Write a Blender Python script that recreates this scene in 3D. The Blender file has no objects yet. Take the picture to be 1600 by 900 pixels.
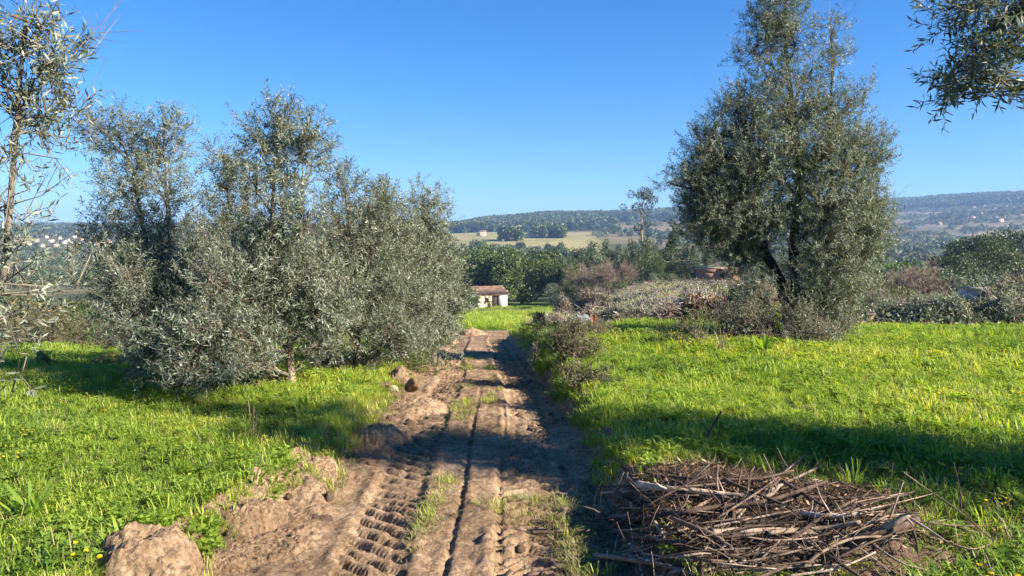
import bpy, math
import numpy as np
from mathutils import Vector

# ---------------------------------------------------------------- camera, sky, sun, exposure
SC = bpy.context.scene
COL = SC.collection
FPX, EYE = 1190.0, 1.65
PITCH = math.atan(85 / FPX)
SUN_AZ, SUN_EL = math.radians(111.0), math.radians(30.0)

cam_d = bpy.data.cameras.new("camera")
cam_d.sensor_fit = 'HORIZONTAL'; cam_d.sensor_width = 36.0
cam_d.lens = 36.0 * FPX / 1600.0
cam_d.clip_start = 0.05; cam_d.clip_end = 20000
cam = bpy.data.objects.new("camera", cam_d); COL.objects.link(cam)
cam.location = (0, 0, EYE)
cam.rotation_euler = (math.pi / 2 - PITCH, 0, 0)
SC.camera = cam

W = bpy.data.worlds.new("World"); SC.world = W; W.use_nodes = True
wn, wl = W.node_tree.nodes, W.node_tree.links
bg = wn["Background"]
sky = wn.new("ShaderNodeTexSky"); sky.sky_type = 'NISHITA'; sky.sun_disc = False
sky.sun_elevation = SUN_EL; sky.sun_rotation = SUN_AZ
sky.altitude = 200; sky.air_density = 1.0; sky.dust_density = 0.0; sky.ozone_density = 1.0
wb = wn.new("ShaderNodeMix"); wb.data_type = 'RGBA'; wb.blend_type = 'MULTIPLY'; wb.inputs[0].default_value = 1.0
wb.inputs[7].default_value = (.50, .765, 1.19, 1)          # the phone's cool white balance
hsv = wn.new("ShaderNodeHueSaturation"); hsv.inputs['Saturation'].default_value = 1.15
wl.new(sky.outputs[0], wb.inputs[6]); wl.new(wb.outputs[2], hsv.inputs['Color']); wl.new(hsv.outputs[0], bg.inputs[0])
bg.inputs[1].default_value = 0.05

sun_d = bpy.data.lights.new("sun", 'SUN'); sun_d.energy = 5.0; sun_d.angle = math.radians(0.53)
sun_d.color = (1.0, 0.92, 0.80)
sun = bpy.data.objects.new("sun", sun_d); COL.objects.link(sun)
sv = Vector((math.sin(SUN_AZ) * math.cos(SUN_EL), math.cos(SUN_AZ) * math.cos(SUN_EL), math.sin(SUN_EL)))
sun.rotation_euler = sv.to_track_quat('Z', 'Y').to_euler(); sun.location = sv * 50

SC.render.engine = 'CYCLES'
SC.view_settings.view_transform = 'Standard'; SC.view_settings.look = 'None'
SC.view_settings.gamma = 1.0; SC.view_settings.use_curve_mapping = False
SC.view_settings.exposure = 1.62
SC.cycles.use_denoising = True
SC.cycles.use_adaptive_sampling = True; SC.cycles.adaptive_threshold = 0.025
SC.cycles.max_bounces = 4; SC.cycles.diffuse_bounces = 3; SC.cycles.glossy_bounces = 2
SC.cycles.transmission_bounces = 3; SC.cycles.transparent_max_bounces = 4; SC.cycles.volume_bounces = 0
SC.cycles.use_fast_gi = False
SC.cycles.caustics_reflective = False; SC.cycles.caustics_refractive = False

# ---------------------------------------------------------------- helpers
rng = np.random.default_rng(11)
U = lambda a, b, n=None: rng.uniform(a, b, n)

def nrm(v):
    return v / np.maximum(np.linalg.norm(v, axis=-1, keepdims=True), 1e-9)

def sm(a, b, x):
    t = np.clip((x - a) / (b - a), 0, 1); return t * t * (3 - 2 * t)

def vnoise(x, y, seed=0):
    x = np.asarray(x, float); y = np.asarray(y, float)
    xi = np.floor(x).astype(np.int64); yi = np.floor(y).astype(np.int64)
    fx = x - xi; fy = y - yi
    fx = fx * fx * (3 - 2 * fx); fy = fy * fy * (3 - 2 * fy)
    def h(a, b):
        n = (a * 374761393 + b * 668265263 + seed * 974711) & 0x7fffffff
        n = ((n ^ (n >> 13)) * 1274126177) & 0x7fffffff
        n = n ^ (n >> 16)
        return (n & 0xffff) / 65535.0
    return ((h(xi, yi) * (1 - fx) + h(xi + 1, yi) * fx) * (1 - fy) +
            (h(xi, yi + 1) * (1 - fx) + h(xi + 1, yi + 1) * fx) * fy)

def fbm(x, y, seed=0, o=4, g=0.5):
    s = 0; a = 1; t = 0
    for i in range(o):
        s = s + a * (vnoise(x * 2 ** i + 17.3 * i, y * 2 ** i - 9.1 * i, seed + i) - .5); t += a; a *= g
    return s / t * 2          # about -1..1

def smooth_tab(xs, ys, lo, hi, n=1200, k=25):
    g = np.linspace(lo, hi, n); v = np.interp(g, xs, ys)
    p = np.concatenate([np.full(k, v[0]), v, np.full(k, v[-1])])
    w = np.hanning(2 * k + 1); w /= w.sum()
    s = np.convolve(p, w, 'same')[k:-k]
    return lambda q: np.interp(q, g, s)

def ray(px, py):
    u = (px - 800) / FPX; v = (450 - py) / FPX
    return np.array([u, math.cos(PITCH) + v * math.sin(PITCH), -math.sin(PITCH) + v * math.cos(PITCH)])

def at(px, py, d):
    r = ray(px, py); return np.array([0, 0, EYE]) + r * (d / r[1])

# ---------------------------------------------------------------- terrain functions
_zr = smooth_tab([-60, 6, 9.2, 12, 16, 22, 30, 50, 85, 110, 200], [0, 0, -.15, -.36, -.72, -1.25, -2.1, -3.95, -6.95, -9.1, -11], -60, 200, 2600, 20)
_xr = smooth_tab([0, 4, 5.7, 7, 9.2, 13, 18, 30, 60], [.50, .50, .50, .42, .34, .18, -.05, -.3, -.8], 0, 60)
_xl = smooth_tab([0, 2, 3.3, 4.2, 5, 6, 7, 9, 13, 18, 30, 60], [-1.85, -1.8, -1.62, -1.32, -1.15, -1.14, -1.22, -1.2, -1.25, -1.5, -1.7, -2.2], 0, 60)
_R = smooth_tab([0, 3, 8, 11, 13, 16, 20, 30], [.16, .19, .25, .40, .46, .34, .12, 0], 0, 60)
_L = smooth_tab([0, 4, 8, 12, 20], [.13, .15, .12, .08, 0], 0, 60)

RR = np.array([1, 110, 200, 350, 550, 800, 1100, 1500, 2000, 2600, 3500, 5000, 9000.])
FAR = {-2500: [-9, -9, -12, -15, -14, -8, 0, 15, 28, 26, 30, 40, 40],
       -10:  [-9, -9, -14, -18, -16, -9, -4, 5, 12, 10, 35, 84, 60],
       60:   [-9, -9, -14, -18, -16, -9, -4, 5, 12, 8, 6, 4, 0],
       300:  [-9, -9, -13, -17, -14, -8, -3, 5, 12, 9, 6, 4, 0],
       690:  [-9, -9, -10, -11, -5, 0, 4, 9, 9, 8, 6, 4, 0],
       780:  [-9, -9, -10, -11, -5, 1, 8, 24, 22, 18, 8, 4, 0],
       860:  [-9, -9, -10, -11, -5, 1, 9, 33, 30, 20, 10, 4, 0],
       960:  [-9, -9, -10, -11, -7, 0, 12, 30, 46, 30, 20, 4, 0],
       1070: [-9, -9, -10, -12, -9, -2, 12, 32, 56, 50, 20, 4, 0],
       1250: [-9, -9, -11, -13, -12, -8, 4, 26, 60, 90, 70, 20, 0],
       1380: [-9, -9, -11, -14, -14, -11, -2, 20, 54, 94, 88, 60, 0],
       1480: [-9, -9, -11, -14, -14, -10, 1, 28, 60, 101, 94, 60, 0],
       1600: [-9, -9, -11, -14, -14, -9, 2, 33, 64, 107, 96, 60, 0],
       4500: [-9, -9, -11, -14, -14, -9, 2, 30, 60, 90, 90, 50, 0]}
_fk = np.array(sorted(FAR)); _faz = np.arctan((_fk - 800) / FPX); _ft = np.array([FAR[k] for k in _fk], float)

def far_z(x, y):
    r = np.hypot(x, y); az = np.arctan2(x, y)
    back = np.abs(az) > 1.25
    azc = np.clip(az, _faz[0], _faz[-1])
    j = np.clip(np.searchsorted(_faz, azc) - 1, 0, len(_faz) - 2)
    t = (azc - _faz[j]) / (_faz[j + 1] - _faz[j]); t = t * t * (3 - 2 * t)
    lr = np.log(np.maximum(r, 1.0)); LR = np.log(RR)
    k = np.clip(np.searchsorted(LR, lr) - 1, 0, len(RR) - 2)
    s = np.clip((lr - LR[k]) / (LR[k + 1] - LR[k]), 0, 1)
    za = _ft[j, k] * (1 - s) + _ft[j, k + 1] * s
    zb = _ft[j + 1, k] * (1 - s) + _ft[j + 1, k + 1] * s
    z = za * (1 - t) + zb * t
    amp = np.clip(r * .0035, 0, 6)
    return z + amp * fbm(x / 130, y / 130, 40, 4) + np.clip(r * .002, 0, 4) * fbm(x / 420, y / 420, 47, 2)

def surf(x, y):
    """the true surface of the land (without ruts)"""
    x = np.asarray(x, float); y = np.asarray(y, float)
    d = np.clip(y, -40, 190)
    z = _zr(d)
    dd = np.clip(d, 0, 60)
    wob = .10 * fbm(np.zeros_like(x) + 3.1, y * .9, 5, 3)
    wr = sm(0, .30, x - _xr(dd) - wob)
    wl_ = sm(0, .38, -(x - _xl(dd)) + wob)
    z = z + wr * _R(dd) + wl_ * _L(dd)
    pxq = 800 + FPX * x / np.maximum(y, 1.0)
    z = z + np.interp(d, [12, 16, 22, 40, 100, 150], [0, .12, .5, 1.45, 3.4, 3.0]) * sm(890, 1030, pxq) * (1 - sm(1180, 1400, pxq))
    z = z - wr * sm(13, 17, d) * np.clip((d - 13) * .035, 0, .9) * sm(1180, 1400, pxq)
    z = z - sm(12, 26, d) * sm(-2, -9, x) * .8
    near = 1 - sm(20, 60, np.hypot(x, y))
    z = z + near * (wr + wl_) * (.035 * fbm(x * .9, y * .9, 21, 3) + .015 * fbm(x * 4, y * 4, 22, 2))
    z = z + (1 - near) * .22 * fbm(x * .07, y * .07, 23, 3)
    b = sm(115, 210, np.hypot(x, y))
    return z * (1 - b) + far_z(x, y) * b

def track_edges(y):
    d = np.clip(y, 0, 60)
    return _xl(d) - .42, _xr(d) + .34

def gp(px, py, lift=0.0):
    r = ray(px, py)
    d = np.concatenate([np.linspace(1.6, 30, 2400), np.linspace(30.1, 260, 1500)])
    P = r[None, :] * (d / r[1])[:, None]; P[:, 2] += EYE
    below = P[:, 2] < surf(P[:, 0], P[:, 1]) + lift
    i = int(np.argmax(below)) if below.any() else len(d) - 1
    return P[i]

# ---------------------------------------------------------------- mesh helpers
class Geo:
    def __init__(s): s.v = []; s.f = []; s.t = []; s.n = 0
    def add(s, V, F, tint=0.5):
        V = np.asarray(V, np.float32).reshape(-1, 3); F = np.asarray(F, np.int64)
        s.v.append(V); s.f.append(F + s.n); s.n += len(V)
        t = np.asarray(tint, np.float32)
        s.t.append(np.full(len(V), float(t), np.float32) if t.ndim == 0 else t)
        return s
    def mesh(s, name, smooth=False):
        me = bpy.data.meshes.new(name)
        V = np.concatenate(s.v); T = np.concatenate(s.t)
        me.vertices.add(len(V)); me.vertices.foreach_set("co", V.ravel())
        li = np.concatenate([f.ravel() for f in s.f]).astype(np.int32)
        tot = np.concatenate([np.full(len(f), f.shape[1], np.int32) for f in s.f])
        st = np.concatenate([[0], np.cumsum(tot)[:-1]]).astype(np.int32)
        me.loops.add(len(li)); me.loops.foreach_set("vertex_index", li)
        me.polygons.add(len(tot)); me.polygons.foreach_set("loop_start", st)
        a = me.attributes.new("tint", 'FLOAT', 'POINT'); a.data.foreach_set("value", T)
        me.update(calc_edges=True); me.validate()
        if smooth: me.polygons.foreach_set("use_smooth", np.ones(len(tot), bool))
        return me

def obj(name, geo, mat, parent=None, smooth=False):
    me = geo.mesh(name, smooth) if isinstance(geo, Geo) else geo
    if mat is not None and not me.materials: me.materials.append(mat)
    o = bpy.data.objects.new(name, me); COL.objects.link(o)
    if parent is not None:
        o.parent = parent
        o.matrix_parent_inverse.identity()
    return o

def tag(o, label, cat, group=None, kind=None):
    if label: o["label"] = label
    if cat: o["category"] = cat
    if group: o["group"] = group
    if kind: o["kind"] = kind
    return o

def empty(name, loc, label, cat, group=None, rz=0.0):
    o = bpy.data.objects.new(name, None); COL.objects.link(o)
    o.empty_display_size = .2; o.location = tuple(float(q) for q in loc); o.rotation_euler = (0, 0, rz)
    return tag(o, label, cat, group)

def copy_tree(o, loc, rz, sc, label, group, parent=None):
    c = o.copy(); COL.objects.link(c)
    if parent is None:
        c.location = tuple(float(q) for q in loc); c.rotation_euler = (0, 0, rz)
        c.scale = (sc, sc, sc) if np.isscalar(sc) else sc
        c["label"] = label
        if group: c["group"] = group
    else:
        c.parent = parent
    for ch in list(o.children): copy_tree(ch, None, 0, 1, None, None, c)
    return c

def frame(d):
    d = nrm(d); ref = np.where(np.abs(d[..., 2:3]) > .9, np.array([1., 0, 0]), np.array([0, 0, 1.]))
    a = nrm(np.cross(d, ref)); b = np.cross(d, a); return a, b

def prisms(P0, P1, R0, R1, k=3, caps=False):
    """many tapered sticks at once"""
    P0 = np.asarray(P0, float); P1 = np.asarray(P1, float); n = len(P0)
    a, b = frame(P1 - P0)
    R0 = np.broadcast_to(R0, (n,))[:, None, None]; R1 = np.broadcast_to(R1, (n,))[:, None, None]
    th = np.arange(k) * 2 * math.pi / k
    ring = a[:, None, :] * np.cos(th)[None, :, None] + b[:, None, :] * np.sin(th)[None, :, None]
    V = np.concatenate([P0[:, None] + ring * R0, P1[:, None] + ring * R1], 1)   # n,2k,3
    i = np.arange(k); j = (i + 1) % k
    q = np.stack([i, j, j + k, i + k], 1)
    F = (q[None] + (np.arange(n) * 2 * k)[:, None, None]).reshape(-1, 4)
    return V.reshape(-1, 3), F

def tube(pts, rad, k=7, sub=4, rough=0.0, seed=0):
    """one bent tapered branch with closed ends"""
    pts = np.asarray(pts, float); rad = np.asarray(rad, float)
    if len(pts) > 2:
        n = (len(pts) - 1) * sub + 1
        t = np.linspace(0, len(pts) - 1, n); i = np.clip(t.astype(int), 0, len(pts) - 2); u = (t - i)[:, None]
        p0 = pts[np.clip(i - 1, 0, None)]; p1 = pts[i]; p2 = pts[i + 1]; p3 = pts[np.clip(i + 2, None, len(pts) - 1)]
        C = .5 * ((2 * p1) + (p2 - p0) * u + (2 * p0 - 5 * p1 + 4 * p2 - p3) * u ** 2 + (-p0 + 3 * p1 - 3 * p2 + p3) * u ** 3)
        r = np.interp(t, np.arange(len(pts)), rad)
    else:
        n = sub + 1; t = np.linspace(0, 1, n)[:, None]; C = pts[0] * (1 - t) + pts[1] * t
        r = np.linspace(rad[0], rad[-1], n)
    T = nrm(np.gradient(C, axis=0)); a, b = frame(T)
    for q in range(1, n):                     # keep the frame from twisting
        a[q] = nrm(a[q - 1] - T[q] * np.dot(a[q - 1], T[q])); b[q] = np.cross(T[q], a[q])
    th = np.arange(k) * 2 * math.pi / k
    rr = np.ones((n, k))
    if rough:
        g = np.random.default_rng(seed); rr = 1 + rough * g.uniform(-1, 1, (n, k)); rr = (rr + np.roll(rr, 1, 0)) / 2
    V = C[:, None] + (a[:, None] * np.cos(th)[None, :, None] + b[:, None] * np.sin(th)[None, :, None]) * (r[:, None] * rr)[:, :, None]
    V = V.reshape(-1, 3)
    i = np.arange(k); j = (i + 1) % k
    q = np.stack([i, j, j + k, i + k], 1)
    F = (q[None] + (np.arange(n - 1) * k)[:, None, None]).reshape(-1, 4)
    V = np.vstack([V, C[0], C[-1]]); c0 = n * k; c1 = c0 + 1
    tri = np.vstack([np.stack([j, i, np.full(k, c0)], 1), np.stack([i + (n - 1) * k, j + (n - 1) * k, np.full(k, c1)], 1)])
    return V, F, tri

def add_tube(geo, pts, rad, k=7, sub=4, tint=.5, rough=0.0, seed=0):
    V, F, T = tube(pts, rad, k, sub, rough, seed)
    n0 = geo.n; geo.add(V, F, tint); geo.f.append(T + n0)

def leaves(geo, P, D, N, L, Wd, tint, fold=.25):
    """many pointed leaves: base P, direction D, face normal N"""
    D = nrm(D); S = nrm(np.cross(D, N)); N = np.cross(S, D)
    L = np.asarray(L)[:, None]; Wd = np.asarray(Wd)[:, None]
    mid = P + D * L * .48
    V = np.stack([P, mid + S * Wd * .5 + N * Wd * fold, P + D * L, mid - S * Wd * .5 + N * Wd * fold], 1)
    F = np.arange(len(P) * 4).reshape(-1, 4)
    geo.add(V.reshape(-1, 3), F, np.repeat(tint, 4))

def rdir(n):
    v = rng.normal(size=(n, 3)); return nrm(v)

def box(geo, c, s, rz=0.0, tint=.5):
    x, y, z = np.array(s) / 2
    V = np.array([[-x, -y, -z], [x, -y, -z], [x, y, -z], [-x, y, -z], [-x, -y, z], [x, -y, z], [x, y, z], [-x, y, z]])
    cr, sr = math.cos(rz), math.sin(rz)
    V = np.stack([V[:, 0] * cr - V[:, 1] * sr, V[:, 0] * sr + V[:, 1] * cr, V[:, 2]], 1) + np.array(c)
    geo.add(V, [[0, 3, 2, 1], [4, 5, 6, 7], [0, 1, 5, 4], [1, 2, 6, 5], [2, 3, 7, 6], [3, 0, 4, 7]], tint)

# ---------------------------------------------------------------- materials
def new_mat(name):
    m = bpy.data.materials.new(name); m.use_nodes = True
    n, l = m.node_tree.nodes, m.node_tree.links
    return m, n, l, n["Principled BSDF"], n["Material Output"]

def ramp(n, stops, interp='LINEAR'):
    r = n.new("ShaderNodeValToRGB"); r.color_ramp.interpolation = interp
    e = r.color_ramp.elements
    while len(e) < len(stops): e.new(0.5)
    for q, (p, c) in zip(e, stops): q.position = p; q.color = (*c, 1)
    return r

def leaf_mat(name, stops, trans=.25, rough=.5, spec=.35, inst=False, trans_gain=(1.25, 1.35, .6)):
    m, n, l, b, out = new_mat(name)
    a = n.new("ShaderNodeAttribute"); a.attribute_name = "tint"
    src = a.outputs['Fac']
    if inst:
        a2 = n.new("ShaderNodeAttribute"); a2.attribute_type = 'INSTANCER'; a2.attribute_name = "itint"
        mx = n.new("ShaderNodeMath"); mx.operation = 'ADD'; mx.use_clamp = True
        l.new(a.outputs['Fac'], mx.inputs[0]); l.new(a2.outputs['Fac'], mx.inputs[1]); src = mx.outputs[0]
    r = ramp(n, stops); l.new(src, r.inputs[0])
    l.new(r.outputs[0], b.inputs['Base Color'])
    b.inputs['Roughness'].default_value = rough; b.inputs['Specular IOR Level'].default_value = spec
    if trans > 0:
        tr = n.new("ShaderNodeBsdfTranslucent"); mul = n.new("ShaderNodeMix"); mul.data_type = 'RGBA'; mul.blend_type = 'MULTIPLY'
        mul.inputs[0].default_value = 1; l.new(r.outputs[0], mul.inputs[6]); mul.inputs[7].default_value = (*trans_gain, 1)
        l.new(mul.outputs[2], tr.inputs[0])
        ms = n.new("ShaderNodeMixShader"); ms.inputs[0].default_value = trans
        l.new(b.outputs[0], ms.inputs[1]); l.new(tr.outputs[0], ms.inputs[2]); l.new(ms.outputs[0], out.inputs[0])
    return m

def rough_mat(name, stops, scale=8, detail=6, rough=.9, bump=.3, bscale=60, bdist=.01, spec=.2, tint=0.0, coord='Object', stretch=None):
    """stone, soil, bark, plaster: noise colour and fine relief"""
    m, n, l, b, out = new_mat(name)
    tc = n.new("ShaderNodeTexCoord"); src = tc.outputs[coord]
    if stretch:
        mp = n.new("ShaderNodeMapping"); mp.inputs['Scale'].default_value = stretch; l.new(src, mp.inputs[0]); src = mp.outputs[0]
    nz = n.new("ShaderNodeTexNoise"); nz.inputs['Scale'].default_value = scale; nz.inputs['Detail'].default_value = detail
    nz.inputs['Roughness'].default_value = .65
    l.new(src, nz.inputs['Vector']); f = nz.outputs[0]
    if tint:
        a = n.new("ShaderNodeAttribute"); a.attribute_name = "tint"
        mm = n.new("ShaderNodeMath"); mm.operation = 'MULTIPLY_ADD'; mm.inputs[1].default_value = tint
        l.new(a.outputs['Fac'], mm.inputs[0]); l.new(f, mm.inputs[2])
        ms = n.new("ShaderNodeMath"); ms.operation = 'SUBTRACT'; ms.inputs[1].default_value = tint / 2; ms.use_clamp = True
        l.new(mm.outputs[0], ms.inputs[0]); f = ms.outputs[0]
    r = ramp(n, stops); l.new(f, r.inputs[0]); l.new(r.outputs[0], b.inputs['Base Color'])
    b.inputs['Roughness'].default_value = rough; b.inputs['Specular IOR Level'].default_value = spec
    if bump:
        n2 = n.new("ShaderNodeTexNoise"); n2.inputs['Scale'].default_value = bscale; n2.inputs['Detail'].default_value = 8
        n2.inputs['Roughness'].default_value = .7
        l.new(src, n2.inputs['Vector'])
        bp = n.new("ShaderNodeBump"); bp.inputs['Strength'].default_value = bump; bp.inputs['Distance'].default_value = bdist
        l.new(n2.outputs[0], bp.inputs['Height']); l.new(bp.outputs[0], b.inputs['Normal'])
    return m

M = {}
M['olive'] = leaf_mat('olive_leaf', [(0, (.050, .062, .042)), (.45, (.130, .150, .100)), (.75, (.250, .275, .200)), (1, (.40, .42, .33))], .25, .55, .35, trans_gain=(1.2, 1.3, .6))
M['shrub'] = leaf_mat('shrub_leaf', [(0, (.050, .055, .020)), (.5, (.105, .115, .042)), (.8, (.20, .19, .09)), (1, (.30, .25, .15))], .22)
M['dry'] = leaf_mat('dry_leaf', [(0, (.12, .06, .028)), (.5, (.27, .15, .075)), (1, (.42, .28, .16))], .15)
M['oak'] = leaf_mat('oak_leaf', [(0, (.028, .046, .016)), (.5, (.092, .125, .038)), (1, (.20, .225, .08))], .2)
M['pine'] = leaf_mat('pine_needles', [(0, (.022, .036, .017)), (.5, (.066, .092, .040)), (1, (.14, .165, .075))], .16)
M['euca'] = leaf_mat('eucalyptus_leaf', [(0, (.03, .045, .025)), (.5, (.065, .085, .05)), (1, (.13, .15, .09))], .15)
M['green_bush'] = leaf_mat('green_bush_leaf', [(0, (.03, .06, .012)), (.5, (.07, .13, .025)), (1, (.16, .22, .05))], .25)
M['gorse'] = leaf_mat('gorse_leaf', [(0, (.03, .05, .012)), (.6, (.08, .095, .025)), (.82, (.2, .17, .03)), (1, (.55, .36, .03))], .2)
M['bark'] = rough_mat('olive_bark', [(.25, (.05, .04, .03)), (.5, (.15, .125, .095)), (.75, (.28, .25, .20))], 14, 8, .9, .7, 45, .02, stretch=(1, 1, .25))
M['trunk_pale'] = rough_mat('pale_cut_bark', [(.25, (.16, .115, .07)), (.6, (.36, .28, .19)), (.8, (.46, .38, .28))], 12, 8, .85, .5, 50, .015, stretch=(1, 1, .3))
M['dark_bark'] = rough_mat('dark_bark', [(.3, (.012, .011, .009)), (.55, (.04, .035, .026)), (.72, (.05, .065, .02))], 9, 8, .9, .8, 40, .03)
M['twig'] = rough_mat('olive_twig', [(.3, (.10, .08, .055)), (.6, (.22, .19, .14)), (.8, (.33, .30, .24))], 20, 4, .85, 0)
M['bare'] = rough_mat('bare_twig', [(.3, (.13, .095, .07)), (.6, (.26, .20, .155)), (.8, (.36, .30, .245))], 2, 4, .9, 0)
M['stick'] = rough_mat('dry_stick', [(.25, (.045, .030, .021)), (.5, (.14, .092, .062)), (.75, (.33, .245, .175)), (.9, (.5, .41, .31))], 9, 6, .8, .6, 70, .008, tint=.55)
M['brush'] = rough_mat('cut_brush', [(.2, (.11, .083, .058)), (.5, (.275, .225, .172)), (.8, (.45, .405, .335))], 6, 4, .9, 0, tint=.7)

# ---------------------------------------------------------------- ground sheet
def build_ground():
    az = np.concatenate([np.radians(np.linspace(-62, 62, 420)), np.radians(np.linspace(62, 298, 60))[1:-1]])
    rad = np.concatenate([[.4, .8], np.geomspace(1.2, 30, 190), np.geomspace(30, 9000, 190)[1:]])
    A, Rr = np.meshgrid(az, rad)
    X = Rr * np.sin(A); Y = Rr * np.cos(A)
    Z = surf(X, Y)
    xl, xr = track_edges(Y)
    inside = sm(.0, .16, X - xl) * sm(0, .16, xr - X) * (Y > 1.7) * (1 - sm(25.0, 26.5, Y))
    Z = Z - .10 * inside
    V = np.stack([X, Y, Z], -1).reshape(-1, 3)
    nr, na = A.shape
    i, j = np.meshgrid(np.arange(nr - 1), np.arange(na), indexing='ij'); j2 = (j + 1) % na
    F = np.stack([i * na + j, i * na + j2, (i + 1) * na + j2, (i + 1) * na + j], -1).reshape(-1, 4)[:, ::-1]
    g = Geo().add(V, F)
    V2 = np.vstack([[0, 0, float(surf(0., 0.))]]); n0 = g.n; g.add(V2, np.zeros((0, 3), int))
    g.f.append(np.array([[n0, (q + 1) % na, q] for q in range(na)]))
    me = g.mesh("ground", True)
    # land cover: what grows or lies there
    x, y = np.append(V[:, 0], 0), np.append(V[:, 1], 0)
    r = np.hypot(x, y); px = 800 + FPX * np.tan(np.clip(np.arctan2(x, y), -1.4, 1.4))
    c = np.tile(np.array([.050, .062, .018]), (len(x), 1))
    def put(mask, col, k=1.0):
        m = np.clip(mask, 0, 1)[:, None] * k; c[:] = c * (1 - m) + np.array(col) * m
    n1 = fbm(x * .12, y * .12, 61, 4); n2 = fbm(x / 60, y / 60, 62, 4); n3 = fbm(x / 25, y / 25, 63, 3)
    put(sm(14, 24, r) * (1 - sm(115, 150, r)), (.085, .135, .030))
    put(sm(14, 24, r) * sm(-.1, .35, n1 + .25 * sm(900, 1000, px)), (.16, .115, .065), .75)
    put(sm(14, 15.5, r) * (1 - sm(140, 180, r)) * sm(845, 890, px), (.15, .125, .075), .8)
    put(sm(16, 26, r) * (1 - sm(600, 660, px)), (.14, .125, .05), .8)
    put(sm(130, 200, r), (.075, .085, .035))
    put(sm(130, 200, r) * sm(-.1, .3, n2), (.13, .115, .07), .8)
    put(sm(150, 300, r) * sm(1080, 1200, px), (.115, .115, .075))
    put(sm(150, 300, r) * sm(1080, 1200, px) * sm(0, .3, n3), (.24, .20, .14))
    put(sm(150, 300, r) * (1 - sm(560, 640, px)), (.12, .12, .07))
    fld = sm(400, 430, r) * (1 - sm(930, 960, r + 60 * n3)) * sm(660, 690, px) * (1 - sm(925, 950, px))
    put(fld, (.27, .235, .115)); put(fld * sm(.0, .3, n2), (.22, .22, .095), .7)
    put(sm(560, 620, r) * (1 - sm(1150, 1250, r)) * sm(930, 960, px) * (1 - sm(1150, 1250, px)), (.19, .15, .09), .8)
    forest = np.maximum(sm(960, 1010, r + 60 * n3) * sm(640, 660, px) * (1 - sm(930, 960, px)), sm(1250, 1300, r) * sm(930, 950, px) * (1 - sm(1250, 1300, px)))
    forest = np.maximum(forest, sm(1950, 2050, r) * sm(1200, 1300, px)); forest = np.maximum(forest, sm(1400, 1500, r) * (1 - sm(640, 680, px)))
    put(forest, (.035, .05, .022))
    ca = me.color_attributes.new("cover", 'FLOAT_COLOR', 'POINT')
    ca.data.foreach_set("color", np.concatenate([c, np.ones((len(c), 1))], 1).astype(np.float32).ravel())
    m, n, l, b, out = new_mat("earth_and_turf")
    a = n.new("ShaderNodeVertexColor"); a.layer_name = "cover"
    geo = n.new("ShaderNodeNewGeometry")
    z1 = n.new("ShaderNodeTexNoise"); z1.inputs['Scale'].default_value = 2.2; z1.inputs['Detail'].default_value = 9; z1.inputs['Roughness'].default_value = .7
    z2 = n.new("ShaderNodeTexNoise"); z2.inputs['Scale'].default_value = .05; z2.inputs['Detail'].default_value = 9; z2.inputs['Roughness'].default_value = .7
    l.new(geo.outputs['Position'], z1.inputs['Vector']); l.new(geo.outputs['Position'], z2.inputs['Vector'])
    r1 = ramp(n, [(.3, (.5, .5, .5)), (.7, (1.5, 1.45, 1.4))]); l.new(z1.outputs[0], r1.inputs[0])
    r2 = ramp(n, [(.3, (.55, .6, .6)), (.7, (1.45, 1.4, 1.3))]); l.new(z2.outputs[0], r2.inputs[0])
    m1 = n.new("ShaderNodeMix"); m1.data_type = 'RGBA'; m1.blend_type = 'MULTIPLY'; m1.inputs[0].default_value = 1
    m2 = n.new("ShaderNodeMix"); m2.data_type = 'RGBA'; m2.blend_type = 'MULTIPLY'; m2.inputs[0].default_value = 1
    l.new(a.outputs[0], m1.inputs[6]); l.new(r1.outputs[0], m1.inputs[7]); l.new(m1.outputs[2], m2.inputs[6]); l.new(r2.outputs[0], m2.inputs[7])
    l.new(m2.outputs[2], b.inputs['Base Color']); b.inputs['Roughness'].default_value = 1; b.inputs['Specular IOR Level'].default_value = .05
    bp = n.new("ShaderNodeBump"); bp.inputs['Strength'].default_value = .6; bp.inputs['Distance'].default_value = .03
    l.new(z1.outputs[0], bp.inputs['Height']); l.new(bp.outputs[0], b.inputs['Normal'])
    o = obj("ground", me, m); o["kind"] = "structure"
build_ground()

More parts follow.
